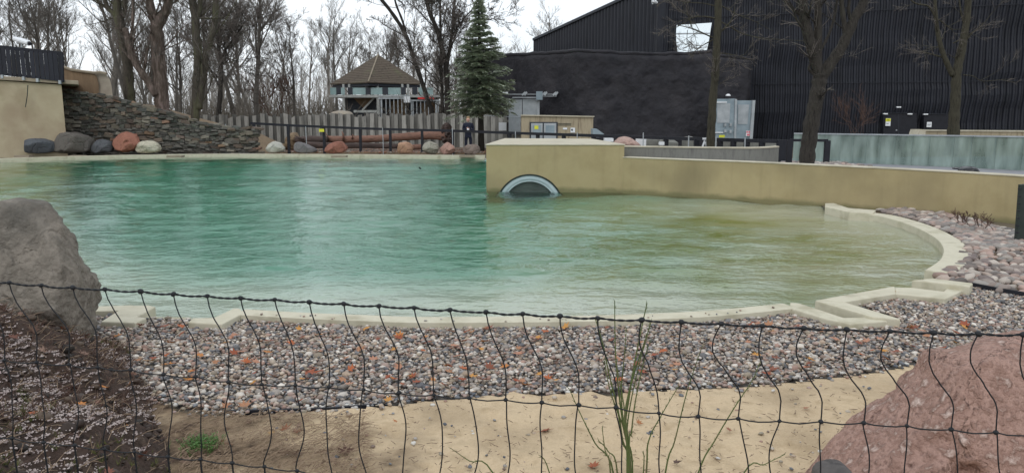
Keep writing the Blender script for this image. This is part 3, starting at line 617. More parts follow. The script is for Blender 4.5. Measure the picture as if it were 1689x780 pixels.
BO = [([(38, 246), (39, 233), (50, 229), (70, 229), (86, 234), (92, 243), (90, 251), (65, 253), (42, 252)], 33.2, .55, (.085, .095, .11), 'flat slate grey boulder, first at the foot of the rendered wall'),
      ([(76, 236), (82, 224), (97, 219), (122, 219), (142, 226), (152, 238), (148, 249), (125, 253), (95, 252), (80, 247)], 33.6, .7, (.12, .11, .10), 'large dark grey rounded boulder beside the flat slate one'),
      ([(151, 244), (156, 232), (168, 229), (182, 233), (187, 243), (185, 251), (165, 253), (152, 251)], 33.9, .4, (.08, .085, .095), 'small dark blue grey boulder left of the red one'),
      ([(189, 232), (192, 221), (206, 217), (220, 222), (229, 235), (226, 246), (212, 251), (195, 249), (189, 243)], 34.0, .45, (.27, .12, .085), 'brick red upright boulder before the dry stone wall'),
      ([(222, 245), (228, 236), (242, 232), (256, 233), (264, 241), (264, 250), (245, 253), (226, 251)], 34.0, .4, (.42, .40, .32), 'pale cream boulder right of the brick red one'),
      ([(438, 248), (442, 238), (452, 233), (462, 237), (471, 246), (468, 251), (450, 252), (440, 251)], 34.6, .35, (.42, .42, .38), 'pale grey humped boulder at the left end of the black railing'),
      ([(483, 240), (485, 235), (493, 234), (508, 239), (520, 246), (524, 251), (505, 253), (486, 251)], 34.4, .4, (.15, .145, .15), 'low wedge shaped boulder, pinkish above and slate below'),
      ([(534, 247), (541, 238), (552, 234), (562, 233), (572, 241), (574, 244), (566, 252), (550, 253), (536, 251)], 34.3, .4, (.24, .105, .075), 'rusty red angular boulder between two railing posts'),
      ([(656, 250), (657, 236), (668, 234), (680, 235), (681, 248), (679, 254), (660, 254)], 34.2, .35, (.36, .22, .15), 'blocky square pinkish brown boulder by the pool edge'),
      ([(696, 245), (699, 236), (710, 233), (721, 237), (724, 246), (720, 254), (704, 255), (696, 251)], 34.1, .38, (.27, .26, .22), 'round grey boulder next to the blocky one'),
      ([(725, 241), (728, 236), (738, 235), (748, 240), (752, 247), (746, 254), (733, 255), (726, 250)], 34.1, .38, (.33, .205, .17), 'smooth salmon pink rounded boulder at the pool edge'),
      ([(762, 245), (770, 239), (785, 238), (791, 242), (792, 251), (782, 255), (768, 254), (763, 250)], 34.0, .36, (.21, .17, .15), 'brown grey pointed boulder in front of the standing person')]
for i, (px, D, T, c_, lab) in enumerate(BO):
    o = outline_rock('boulder', px, D, T, 'boulder', lab, group=G, color=c_, seed=20 + i, amp=.22, nseg=40, rings=12, flatness=2.2, fine=.12, facets=11, cut=(.68, .94))

# ------------------------------------------------------------------ dry stone wall
sw = empty('dry_stone_wall', at_z(270, 250, .06), 'dry stone wall stepping down in height from the rendered wall to the railing', 'stone wall')
w0, w1 = at_d(111, 220, 34.9)[:2], at_d(418, 220, 35.4)[:2]; WLn = np.linalg.norm(w1 - w0); wx = (w1 - w0) / WLn; wy = np.array([-wx[1], wx[0]])
top_px = [(111, 146), (140, 152), (165, 156), (200, 160), (220, 167), (245, 174), (275, 183), (300, 189), (345, 204), (372, 208), (418, 211)]
prof = []
for x, y in top_px:
    best = min(np.linspace(0, WLn, 400), key=lambda u: abs((w0 + wx * u)[0] / (w0 + wx * u)[1] * FPX / 1.0 - (x - CX) * (1 + 0)))
    D = (w0 + wx * best)[1]; prof.append((best, at_d(x, y, D)[2]))
PU = np.array([p[0] for p in prof]); PZ = np.array([p[1] for p in prof])
top_at = lambda u: float(np.interp(u, PU, PZ))
mb = MB(); us = np.linspace(0, WLn, 30)
for d_, fl_ in ((.0, 1), (.75, -1)):
    pass
vs = []
for u in us:
    for d_, z in ((0.02, .0), (0.02, top_at(u) - .1), (.7, top_at(u) - .1), (.7, 0)):
        p = w0 + wx * u + wy * d_; vs.append((p[0], p[1], z))
fs = []
for i in range(len(us) - 1):
    for k in range(4): a, b = i * 4 + k, i * 4 + (k + 1) % 4; fs.append([a, a + 4, b + 4, b])
fs += [[0, 1, 2, 3], [len(vs) - 1, len(vs) - 2, len(vs) - 3, len(vs) - 4]]
mb.add(vs, fs); mb.build('core', M['mortar'], sw)
def block_variant(seed):
    rg_ = random.Random(seed); bm = bmesh.new(); bmesh.ops.create_cube(bm, size=1)
    bmesh.ops.bevel(bm, geom=bm.edges[:], offset=.16, segments=1, affect='EDGES')
    for v_ in bm.verts: v_.co += Vector((rg_.uniform(-.09, .09), rg_.uniform(-.09, .09), rg_.uniform(-.1, .1)))
    me = bpy.data.meshes.new('stone'); bm.to_mesh(me); bm.free(); me.materials.append(M['stone']); return me
SV = [block_variant(i) for i in range(9)]
SC = [(.12, .115, .105), (.085, .085, .08), (.155, .148, .13), (.065, .068, .066), (.13, .12, .10), (.10, .105, .095), (.14, .115, .095), (.08, .085, .08), (.20, .19, .165), (.11, .09, .078)]
rs = random.Random(4); spots = []; z = .04
while z < 3.2:
    h = rs.uniform(.085, .17); u = rs.uniform(-.2, 0)
    while u < WLn:
        w_ = rs.uniform(.17, .44)
        if z + h * .6 < top_at(min(u + w_ / 2, WLn)): spots.append((u + w_ / 2, z + h / 2 + rs.uniform(-.05, .05), w_, h * rs.uniform(.7, 1.3)))
        u += w_ * .97
    z += h * .93
u = 0
while u < WLn:      # coping stones
    w_ = rs.uniform(.35, .6); spots.append((u + w_ / 2, top_at(u + w_ / 2) - .04, w_, .12)); u += w_
spots.sort(key=lambda s_: -s_[2] * s_[3]); root = np.array(sw.location); extra = MB(); bigv = None
print('wall stones', len(spots))
for i, (u, z, w_, h) in enumerate(spots):
    dep = rs.uniform(.22, .34); p = w0 + wx * u + wy * (.08 + rs.uniform(-.07, .05)); me = rs.choice(SV)
    slope = math.atan((top_at(u + .1) - top_at(u - .1)) / .2) * (.8 if abs(z - top_at(u)) < .15 else .25)
    if i < 300:
        o = bpy.data.objects.new('stone', me); col.objects.link(o); o.parent = sw
        o.location = Vector((p[0] - root[0], p[1] - root[1], z - root[2])); o.scale = (w_ * 1.02, dep, h * 1.08)
        o.rotation_euler = (rs.uniform(-.1, .1), -slope + rs.uniform(-.22, .22), math.atan2(wx[1], wx[0]) + rs.uniform(-.1, .1))
        c_ = rs.choice(SC); k = rs.uniform(.85, 1.65)
        if 2.0 < u < 9 and rs.random() < .06: c_ = rs.choice([(.22, .155, .11), (.2, .13, .10)])
        o.color = (c_[0] * k, c_[1] * k * .98, c_[2] * k * .95, 1)
    else:
        M4 = Matrix.Translation((p[0], p[1], z)) @ Matrix.Rotation(math.atan2(wx[1], wx[0]), 4, 'Z') @ Matrix.Rotation(-slope, 4, 'Y') @ Matrix.Diagonal((w_ * 1.02, dep, h * 1.08, 1))
        extra.add([M4 @ v_.co for v_ in me.vertices], [list(f_.vertices) for f_ in me.polygons])
if extra.v: o = extra.build('stone', M['stone'], sw); o['kind'] = 'stuff'; o.color = (.11, .106, .096, 1)

# earth bank behind the wall, trees stand on it
xs_ = np.linspace(-30, -9, 43); ys_ = np.linspace(34, 44, 21); X, Y = np.meshgrid(xs_, ys_)
def bank_z(x, y):
    u = (np.array([x, y]) - w0) @ wx; d = (np.array([x, y]) - w0) @ wy
    return (max(0, min(3.0, top_at(min(max(u, 0), WLn)) - .40)) + .02) * np.clip((WLn + .2 - u) / 1.2, 0, 1) * np.clip((10 - d) / 5, 0, 1) + .02 if d > .4 else -.5
Zb = np.array([[bank_z(x, y) for x in xs_] for y in ys_]); m_ = (Zb[:-1, :-1] > -.2) & (Zb[1:, 1:] > -.2) & (Zb[1:, :-1] > -.2) & (Zb[:-1, 1:] > -.2)
v, q = sheet(X, Y, Zb, m_); tag(raw('earth_bank', v, q, M['brownsoil'], smooth=True), kind='structure')

# ------------------------------------------------------------------ left rendered wall, picket fence, camera, shelter
DL = 33.2
lw = empty('rendered_wall', at_z(60, 255, .06), 'tall aged beige rendered wall with concrete coping at the left', 'wall')
a0 = at_d(-160, 262, 33.0)[:2]; a1 = at_d(111.5, 250, 33.4)[:2]
tz0 = at_d(0, 133, DL)[2]; tz1 = at_d(112, 140, DL)[2]; dx_ = (a1 - a0) / np.linalg.norm(a1 - a0)
def lwz(x, off=0): return tz1 + (tz0 - tz1) * (a1[0] - x) / (a1[0] - at_d(0, 200, DL)[0]) + off
vs = []
for p in (a0, a1, a1 * (1 + 4.5 / 33.2) + np.array([-.3, 0]), a0 * (1 + 4.5 / 33.2)): vs += [(p[0], p[1], 0), (p[0], p[1], lwz(p[0]))]
mb = MB(); mb.add(vs, [[0, 2, 3, 1], [2, 4, 5, 3], [4, 6, 7, 5], [6, 0, 1, 7], [1, 3, 5, 7]]); mb.build('wall_face', M['leftwall'], lw)
vs = []
e1 = at_d(128, 139, DL)
for p in (a0, np.array([e1[0], a1[1] - .02]) ):
    for dy in (-.1, 4.6):
        for dz in (.002, .17): vs.append((p[0] * (1 + (dy + .1) / 33.2), p[1] + dy, lwz(min(p[0], a1[0])) + dz))
mb = MB(); mb.add(vs, [[0, 4, 5, 1], [1, 5, 7, 3], [2, 3, 7, 6], [0, 2, 6, 4], [0, 1, 3, 2], [4, 6, 7, 5]]); bevel(mb.build('coping', M['coping'], lw), .02)
mb = MB(); mb.tube([at_d(46, 141, DL - .15), at_d(45, 158, DL - .12), at_d(42, 177, DL - .1)], .018, 5); mb.build('hanging_cable', M['gasket'], lw)
pf = empty('picket_fence', at_d(50, 128, DL), 'black close boarded picket fence on top of the rendered wall', 'fence')
def pfl(x, y, dy=0): return at_d(x, y, DL + dy)
prng = random.Random(8)
for k in range(-4, 14):
    x = 2 + k * 7.75; yb = 123.5 + x * .11; yt = 78.5 + x * .105
    a = pfl(x, yb); b = pfl(x, yt); w_ = zpx(DL); wd = prng.uniform(.165, .195)
    mb = MB(); mb.box(a[0] - wd / 2, a[0] + wd / 2, DL - .03, DL + .0, a[2], b[2]); o = mb.build('picket', M['blackwood'], pf); kk = prng.uniform(.7, 1.5); o.color = (kk, kk, kk, 1)
for (y0_, y1_, h_) in ((78.0, 89, .16), (121.5, 132.5, .12)):
    mb = MB(); mb.bar(pfl(-40, y0_ - 4, .05), pfl(103, y1_, .05), .09, h_); o = mb.build('rail', M['blackwood'], pf); o.color = (.9, .9, .9, 1)
for x, y in ((4, 125), (39, 128), (62, 131), (99, 134)):
    p = pfl(x, y, -.05); mb = MB(); mb.box(p[0] - .05, p[0] + .05, p[1] - .05, p[1] + .05, p[2] - .12, p[2] + .03); mb.build('bracket', M['steel'], pf)
mb = MB(); mb.bar(pfl(102.5, 89), pfl(103.5, 136), .09, .09); o = mb.build('post', M['blackwood'], pf); o.color = (1, 1, 1, 1)
cc_ = empty('security_camera', at_d(37, 78, DL + .6), 'pale tube shaped security camera above the black picket fence', 'security camera')
mb = MB(); mb.tube([at_d(24, 64.5, DL + .8), at_d(36, 68, DL + .6), at_d(48, 72, DL + .4)], [.10, .12, .11], 10); mb.build('housing', M['white'], cc_, smooth=False)
mb = MB(); mb.tube([at_d(47.5, 71.8, DL + .42), at_d(50, 72.8, DL + .35)], [.085, .07], 10); mb.build('lens', M['black'], cc_)
mb = MB(); mb.tube([at_d(36, 70, DL + .6), at_d(36, 98, DL + .6)], .05, 6); mb.build('pole', M['steel'], cc_)
sh = empty('curved_shelter', at_d(145, 152, 37), 'brown boarded curved shelter with a pale end beyond the stone wall', 'shelter')
top = [(95, 108), (106, 112), (118, 116.5), (135, 119), (148, 120.5), (155, 121.5)]; bot = [(95, 160), (162, 160)]
f0 = [at_d(x, y, 36.5) for x, y in [(90, 160)] + top + [(160, 128), (163, 140), (163, 160)]]
mb = MB(); nn_ = len(f0); vs = [tuple(p) for p in f0] + [(p[0] * 1.062 - .1, p[1] + 2.2, p[2] + .02) for p in f0]
mb.add(vs, [list(range(nn_))] + [list(range(nn_, 2 * nn_))[::-1]] + [[i, i + nn_, (i + 1) % nn_ + nn_, (i + 1) % nn_] for i in range(nn_)]); mb.build('board_wall', M['brownboard'], sh)
f1 = [at_d(x, y, 36.6) for x, y in [(163.2, 160), (163.2, 140), (160.4, 128), (155.2, 121.2), (165, 121), (176, 123.5), (181, 131), (184, 142), (186, 160)]]
mb = MB(); nn_ = len(f1); vs = [tuple(p) for p in f1] + [(p[0] * 1.056 - .05, p[1] + 2.0, p[2] + .02) for p in f1]
mb.add(vs, [list(range(nn_))] + [list(range(nn_, 2 * nn_))[::-1]] + [[i, i + nn_, (i + 1) % nn_ + nn_, (i + 1) % nn_] for i in range(nn_)]); mb.build('end_panel', M['paleend'], sh)
mb = MB(); mb.tube([at_d(x, y - 1, 36.45) for x, y in top + [(165, 120.5), (176, 123)]], .06, 5); mb.build('roof_edge', M['coping'], sh)

# ------------------------------------------------------------------ railing
rl = empty('black_railing', at_z(594, 249, .1), 'long black painted railing with square posts behind the pool', 'railing')
RT = [(413, 203.5, 36), (475, 207, 36.5), (534, 209.5, 36.8), (594, 212, 37), (643.5, 213.5, 37), (696, 214.8, 36.6), (747, 216, 36), (841, 219.5, 33), (887, 221, 31), (930, 222.3, 29.5), (979, 224, 28), (1043, 226, 27), (1098.5, 228, 26), (1149, 229.5, 25), (1168, 230, 24.7), (1188, 230.7, 24.4), (1210, 231.3, 24), (1232, 232, 23.6), (1257, 232.7, 23.3), (1290, 233.7, 22.8)]
tp = [at_d(x, y, D) for x, y, D in RT]
for i in range(len(tp) - 1):
    mb = MB(); mb.bar(tp[i], tp[i + 1] + (tp[i + 1] - tp[i]) * .004, .10, .11); mb.build('rail', M['black'], rl)
for i, p in enumerate(tp):
    if i == 0: p = at_d(418.6, 203.8, 36)
    w_ = .12 if i < 7 else (.16 if i < len(tp) - 1 else .30)
    mb = MB(); mb.box(p[0] - w_ / 2, p[0] + w_ / 2, p[1] - .06, p[1] + .06, .0, p[2] + (.0 if i < len(tp) - 1 else .05)); mb.build('post', M['black'], rl)
sr = empty('black_railing', at_z(1330, 265, .1), 'short black rail end behind the thick forked tree', 'railing')
q0, q1 = at_d(1303, 231.5, 20.5), at_d(1365, 232, 20.5)
mb = MB(); mb.bar(q0, q1, .08, .07); mb.build('rail', M['black'], sr)
for q_ in (q0, q1): mb = MB(); mb.box(q_[0] - .07, q_[0] + .07, q_[1] - .05, q_[1] + .05, .0, q_[2]); mb.build('post', M['black'], sr)
for x, y0_, y1_, D in ((504, 209, 240, 35.8), (631, 211, 250, 35.8), (372, 205, 250, 35.5), (746, 212, 252, 35.2), (850, 216, 232, 31), (952, 218, 232, 28), (1061, 219, 245, 25), (1136, 224, 245, 23.5), (1181, 226, 245, 23), (1229, 227, 245, 22.6)):
    p = at_d(x, y0_, D); mb = MB(); mb.tube([(p[0], p[1], 0), (p[0] + .01, p[1], p[2] * .5), tuple(p)], .018, 5)
    tag(mb.build('fence_stake', M['steel'], origin=(p[0], p[1], 0)), 'thin grey metal stake standing beside the black railing', 'stake', 'thin stakes along the railing')
p = at_d(530.5, 215.3, 36.5); mb = MB(); mb.box(p[0] - .12, p[0] + .12, p[1] - .02, p[1], p[2] - .07, p[2] + .07); tag(mb.build('warning_tag', M['yellow'], origin=p), 'small yellow warning tag hung on a black railing post', 'tag')

# ------------------------------------------------------------------ logs
def log(pts, rads, matn, lab, stubs=(), seed=0):
    P = [at_d(*p) for p in pts]; t = empty('fallen_log', (P[0][0], P[0][1], P[0][2] - rads[0]), lab, 'log', 'fallen logs behind the railing')
    mb = MB(); mb.tube(smooth3(P, 5), np.interp(np.linspace(0, 1, (len(P) - 1) * 5 + 1), np.linspace(0, 1, len(P)), rads), 14, wob=.06, seed=seed); mb.build('trunk', M[matn], t, smooth=True)
    for s_ in stubs: mb = MB(); mb.tube([at_d(*q_) for q_ in s_[0]], s_[1], 6, wob=.1, seed=seed); mb.build('branch_stub', M[matn], t, smooth=True)
    return t
def smooth3(pts, n=4):
    pts = [np.array(p, float) for p in pts]; out = []
    for i in range(len(pts) - 1):
        p0, p1, p2, p3 = pts[max(i - 1, 0)], pts[i], pts[i + 1], pts[min(i + 2, len(pts) - 1)]
        for k in range(n):
            t = k / n; out.append(.5 * ((2 * p1) + (-p0 + p2) * t + (2 * p0 - 5 * p1 + 4 * p2 - p3) * t * t + (-p0 + 3 * p1 - 3 * p2 + p3) * t ** 3))
    out.append(pts[-1]); return out
log([(540, 230, 38.5), (580, 230, 38.5), (620, 229, 38.5), (670, 225.5, 38.5), (710, 223.5, 38.4), (738, 225, 38.3)], [.17, .18, .18, .19, .21, .24], 'log', 'longest reddish brown barkless log lying behind the black railing',
    [([(567, 232, 38.3), (566, 222, 38.2), (564, 217, 38.2)], [.07, .05, .02]), ([(546, 233, 38.3), (541, 226, 38.2), (537, 219, 38.1)], [.05, .04, .015]), ([(581, 229, 38.3), (582, 222, 38.2)], [.05, .03])], 1)
log([(487, 231, 38.2), (510, 230, 38.2), (540, 230.5, 38.2)], [.13, .17, .17], 'darklog', 'dark knotty log at the left end of the log pile', [([(500, 230, 38), (486, 224, 38)], [.05, .02])], 2)
log([(505, 239, 37.8), (560, 240.5, 37.8), (610, 240.5, 37.8), (657, 241.5, 37.8)], [.16, .14, .13, .13], 'darklog', 'dark lower log on the ground beneath the long reddish log', [], 3)
log([(681, 243, 37.6), (697, 242, 37.6)], [.14, .13], 'log', 'short log piece between the blocky and the round boulder', [], 4)
outline_rock('root_plate', [(728, 212), (731, 205), (738, 201), (744, 208), (746, 222), (745, 238), (738, 242), (731, 236), (727, 226)], 38.3, .35, 'darklog', 'dark upturned root plate at the right end of the long log', 'root plate', seed=31, amp=.3, fine=.3)
outline_rock('soil_heap', [(470, 246), (473, 228), (480, 219), (487, 218), (492, 226), (497, 240), (498, 250)], 38.9, .6, 'brownsoil', 'reddish brown heap leaning against the grey plank fence', 'heap', seed=33, amp=.2)

# ------------------------------------------------------------------ palisade of grey planks
pal = empty('plank_fence', at_z(600, 236, .05), 'tall weathered grey vertical plank fence below the thatched lookout', 'fence')
prng = random.Random(3); x = 300; k = 0
while x < 876:
    D = 43.5 if x < 760 else 43.5 - (x - 760) * .02; back = k % 2; yt = (188 if x < 640 else 187.5) + prng.uniform(-1.2, 2.4) + (3 if back == 0 and prng.random() < .45 else 0)
    if x < 420: yt += 2
    a = at_d(x, yt, D + (.12 if back else 0)); w_ = (prng.uniform(.20, .27)); 
    c_ = (prng.uniform(.26, .38) if not back else prng.uniform(.12, .22)) * (1.35 if x > 750 else 1)
    if prng.random() < .05: x += 3.0
    mb = MB(); t_ = .035; z1 = a[2]; cut = prng.uniform(-.06, .06)
    mb.add([(a[0] - w_ / 2, a[1] - t_, 0), (a[0] + w_ / 2, a[1] - t_, 0), (a[0] + w_ / 2, a[1] - t_, z1 + cut), (a[0] - w_ / 2, a[1] - t_, z1 - cut), (a[0] - w_ / 2, a[1] + t_, 0), (a[0] + w_ / 2, a[1] + t_, 0), (a[0] + w_ / 2, a[1] + t_, z1 + cut), (a[0] - w_ / 2, a[1] + t_, z1 - cut)],
           [[0, 1, 2, 3], [5, 4, 7, 6], [4, 0, 3, 7], [1, 5, 6, 2], [3, 2, 6, 7], [4, 5, 1, 0]])
    o = mb.build('plank', M['plank'], pal); o.color = (c_, c_ * .985, c_ * .93, 1)
    x += prng.uniform(5.9, 7.2); k += 1
for z in (.5, 1.45): mb = MB(); mb.box(at_d(296, 200, 43.8)[0], at_d(878, 200, 42)[0], 43.72, 43.80, z, z + .12); o = mb.build('rail', M['plank'], pal); o.color = (.2, .2, .18, 1)
p = at_d(829, 209, 42.0); mb = MB(); mb.box(p[0] - .21, p[0] + .21, p[1] - .03, p[1], p[2] - .22, p[2] + .22); tag(mb.build('notice_sheet', M['white'], origin=p), 'blank white sheet fixed on the plank fence beside the spruce', 'notice')
wl_ = MB(); wl_.tube([at_d(795, 190.5, 41), at_d(830, 192.5, 41), at_d(862, 194, 41)], .015, 4); wl_.tube([(at_d(795, 190, 41)[0], 41, 0), tuple(at_d(795, 190, 41))], .025, 5); wl_.tube([(at_d(862, 190, 41)[0], 41, 0), tuple(at_d(862, 191, 41))], .025, 5)
tag(wl_.build('wire_line', M['steel'], origin=(at_d(795, 190, 41)[0], 41, 0)), 'thin wire strung between two poles right of the spruce', 'wire')

# ------------------------------------------------------------------ lookout with pyramid roof
DG = 58.0
lo = empty('lookout_tower', at_z(623, 220, .05), 'raised lookout with a brown pyramid roof and glass balustrade behind the plank fence', 'lookout')
ap = at_d(623.5, 91, DG); cL = at_d(545.5, 137.5, DG); cR = at_d(698, 140.5, DG); hw_ = (cR[0] - cL[0]) / 2; ez = (cL[2] + cR[2]) / 2; cxg = (cL[0] + cR[0]) / 2; ax_ = ap[0]
NC = 16
for k in range(NC):    # stepped courses of shingles
    t0_, t1_ = k / NC, (k + 1) / NC; mb = MB(); w_a, w_b = hw_ * (1 - t0_) + .02, hw_ * (1 - t1_) + .05; za, zb_ = ez + (ap[2] - ez) * t0_, ez + (ap[2] - ez) * t1_
    ca, cb_ = cxg + (ax_ - cxg) * t0_, cxg + (ax_ - cxg) * t1_; vs = []
    for (w_, z_, c__) in ((w_a, za - .05, ca), (w_a, za + .03, ca), (w_b, zb_ + .0, cb_)):
        for q_ in range(4):
            a_ = q_ * math.pi / 2 - math.pi / 2; vs.append((c__ + math.cos(a_) * w_, DG + math.sin(a_) * w_, z_))
    fs = []
    for r_ in (0, 4):
        for q_ in range(4): j = (q_ + 1) % 4; fs.append([r_ + q_, r_ + j, r_ + 4 + j, r_ + 4 + q_])
    fs += [[3, 2, 1, 0], [8, 9, 10, 11]]; mb.add(vs, fs); mb.build('shingle_course', M['shingle'], lo)
mb = MB(); mb.tube([(ax_, DG, ap[2] + .05), (cxg - .0, DG - hw_, ez + .06)], .05, 5); mb.build('ridge_strip', M['coping'], lo)
mb = MB(); mb.prism([(cxg + hw_ * .96, DG), (cxg, DG + hw_ * .96), (cxg - hw_ * .96, DG), (cxg, DG - hw_ * .96)], ez - .25, ez - .08); mb.build('eaves', M['darkpanel'], lo)
dz = at_d(620, 157.5, DG - 2.5)[2]
def gx_(x, D): return at_d(x, 150, D)[0]
DB = DG - 3.0
for xc in (238, 300, 485, 605, 870, 930, 1070): X0 = gx_(530 + xc / 6.5, DB + .3); mb = MB(); mb.box(X0 - .07, X0 + .07, DB + .25, DB + .39, dz, ez - .1); mb.build('post', M['greywood'], lo)
gl = [(95, 160), (210, 250), (335, 475), (530, 655), (715, 850), (1040, 1105), (1125, 1200)]; dk = [(160, 210), (285, 335), (475, 530), (655, 715), (855, 905), (975, 1030)]
for a_, b_ in gl: X0, X1 = gx_(530 + a_ / 6.5, DB), gx_(530 + b_ / 6.5, DB); mb = MB(); mb.box(X0, X1, DB, DB + .03, dz + .03, dz + .52); mb.build('glass_panel', M['balglass'], lo)
for a_, b_ in dk: X0, X1 = gx_(530 + a_ / 6.5, DB), gx_(530 + b_ / 6.5, DB); mb = MB(); mb.box(X0, X1, DB - .02, DB + .05, dz + .03, dz + .54); mb.build('dark_panel', M['darkpanel'], lo)
X0, X1 = gx_(543, DB), gx_(733, DB); mb = MB(); mb.box(X0, X1, DB - .1, DG + 2.5, dz - .16, dz); mb.build('deck', M['greywood'], lo)
X1b = gx_(664, DB)
zf = lambda y: at_d(620, y, DB)[2]
for a_, b_, y0_, y1_, nm in ((222, 250, 159, 196, 'post'), (590, 622, 159, 196, 'post'), (340, 590, 182, 186, 'beam'), (225, 600, 159, 162, 'beam')):
    X0, X1 = gx_(530 + a_ / 6.5, DB), gx_(530 + b_ / 6.5, DB); z0_ = 0.05 if nm == 'post' else zf(y1_); mb = MB(); mb.box(X0, X1, DB - .04 if nm == 'post' else DB - .03, DB + .1, z0_, zf(y0_)); mb.build(nm, M['greywood'], lo)
X0, X1 = gx_(565, DB + 1), gx_(720, DB + 1); mb = MB(); mb.box(X0, X1, DB + 1.2, DB + 1.3, 0.05, dz - .17); mb.build('back_wall', M['darkpanel'], lo)
for poly in ([(583, 162), (600, 180), (618, 162)], [(645, 191), (645, 168), (665, 164), (670, 191)], [(700, 191), (690, 172), (715, 166), (722, 191)]):
    pts = [at_d(x, y, DB + 1.0) for x, y in poly]; n_ = len(pts); mb = MB(); mb.add([tuple(p) for p in pts] + [(p[0], p[1] + .12, p[2]) for p in pts], [list(range(n_))[::-1], list(range(n_, 2 * n_))] + [[i, (i + 1) % n_, (i + 1) % n_ + n_, i + n_] for i in range(n_)]); mb.build('tan_panel', M['brownboard'], lo)
for poly in ([(590, 184), (618, 161), (611, 161), (585, 180)],):
    mb = MB(); mb.bar(at_d(598, 182, DB + .6), at_d(618, 161, DB + .6), .25, .12); mb.build('brace', M['greywood'], lo)
for a_ in (640, 690, 732, 775, 818, 860, 900, 965, 982, 1020, 1062, 1105, 1145, 1228, 1250):
    X0 = gx_(530 + a_ / 6.5, DB - .3); w_ = .12 if a_ in (640, 965, 1228) else .06; mb = MB(); mb.box(X0 - w_ / 2, X0 + w_ / 2, DB - .32, DB - .25, .6, zf(163 if a_ < 900 else 166.5)); mb.build('baluster', M['steel'], lo)
for a_, b_, y_ in ((620, 940, 162.5), (955, 1270, 166), (620, 940, 158.5)): mb = MB(); mb.box(gx_(530 + a_ / 6.5, DB), gx_(530 + b_ / 6.5, DB), DB - .40, DB - .33, zf(y_ + 1.3), zf(y_ - 1)); mb.build('handrail', M['steel'], lo)
def plate(name, x0, y0, x1, y1, D, m_, lab=None, cat=None, th=.04, parent=None, group=None):
    a, b = at_d(x0, y1, D), at_d(x1, y0, D); mb = MB(); mb.box(a[0], b[0], D, D + th, a[2], b[2]); o = mb.build(name, M[m_], parent, origin=None if parent else tuple(a))
    return tag(o, lab, cat, group) if lab else o
plate('red_banner', 689, 160.8, 716, 164, DB - .5, 'red', 'narrow red banner on the lookout handrail', 'banner')
plate('white_sheet', 666, 159.5, 676.5, 169.5, DB - .55, 'white', 'square whitish sheet hanging on the lookout balustrade', 'sheet')
outline_rock('boulder', [(540, 200), (543, 190), (552, 184), (562, 182.5), (575, 184), (581, 188), (582, 198), (575, 206)], 46.5, 1.0, 'paleend', 'rounded tan boulder top showing above the plank fence', seed=41, amp=.1)
# ------------------------------------------------------------------ black hall
hall = empty('black_hall', at_z(1240, 225, 0), 'huge black corrugated hall with a sloping roofline filling the right background', 'building')
def ribbed(name, p0, p1, zt0, zt1, pitch, depth, wavy=0.0, nz=10, parent=hall, seed=0, zb=0.0):
    p0, p1 = np.array(p0, float), np.array(p1, float); Lh = np.linalg.norm(p1 - p0); ux_ = (p1 - p0) / Lh; un_ = np.array([ux_[1], -ux_[0]])
    nr = int(Lh / pitch); us_ = []
    for i in range(nr + 1):
        for k, d_ in ((0.0, 0), (.18, 1), (.50, 1), (.68, 0)): us_.append(((i + k) * pitch, d_ * depth))
    us_ = [q_ for q_ in us_ if q_[0] <= Lh]; vs = []; 
    for j in range(nz + 1):
        for u, d_ in us_:
            zt = zt0 + (zt1 - zt0) * u / Lh; z = zb + (zt - zb) * j / nz
            w_ = wavy * (fb((u * .10, z * .55, 2.0), 1, 3, seed)); p = p0 + ux_ * (u + w_ * .6) + un_ * (d_ + w_ * .5); vs.append((p[0], p[1], z))
    n_ = len(us_); fs = [[j * n_ + i, j * n_ + i + 1, (j + 1) * n_ + i + 1, (j + 1) * n_ + i] for j in range(nz) for i in range(n_ - 1)]
    return raw(name, vs, fs, M['hall'], parent)
cA = at_d(881, 69, 62)[:2]; cB = at_d(1090, 60, 46)[:2]; cC = at_d(1900, 60, 38)[:2]
zA = at_d(881, 67, 62)[2]; zM = at_d(1022, 0, 50.6)[2]
# roof slope found from two measured points on the left facade
LAB = np.linalg.norm(cB - cA)
def on_ab(px):
    best = min(np.linspace(0, 1, 500), key=lambda t: abs((cA + (cB - cA) * t)[0] / (cA + (cB - cA) * t)[1] - (px - CX) / FPX)); return best, (cA + (cB - cA) * best)[1]
t_, D_ = on_ab(1022); zM = at_d(1022, 0, D_ * 1.0)[2]; zB = zA + (zM - zA) / t_
ribbed('left_facade', cA, cB, zA, zB, .42, .10, wavy=.05, nz=6, seed=1)
ribbed('right_facade', cB, cC, zB, zB + 2.0, .27, .085, wavy=.16, nz=30, seed=4)
mb = MB(); e = np.array([0, 0]); 
mb.bar((cA[0], cA[1] - .1, zA + .05), (cB[0], cB[1] - .1, zB + .05), .3, .18); mb.build('roof_edge', M['darkpanel'], hall)
mb = MB(); back = 30
mb.add([(cA[0], cA[1], 0), (cA[0], cA[1], zA), (cA[0] + 6, cA[1] + back, zA), (cA[0] + 6, cA[1] + back, 0), (cC[0], cC[1], 0), (cC[0], cC[1], zB + 2), (cC[0], cC[1] + back, zB + 2), (cC[0], cC[1] + back, 0), (cB[0], cB[1] + .02, zB)],
       [[0, 1, 2, 3], [4, 7, 6, 5], [1, 8, 5, 6, 2]]); mb.build('roof', M['darkpanel'], hall)
mb = MB(); mb.box(cB[0] - .25, cB[0] + .25, cB[1] - .12, cB[1] + .3, 0, zB); mb.build('corner_trim', M['hall'], hall)
def on_bc(px, off=.25):
    best = min(np.linspace(0, 1, 900), key=lambda t: abs((cB + (cC - cB) * t)[0] / ((cB + (cC - cB) * t)[1] - off) - (px - CX) / FPX)); return (cB + (cC - cB) * best)[1] - off
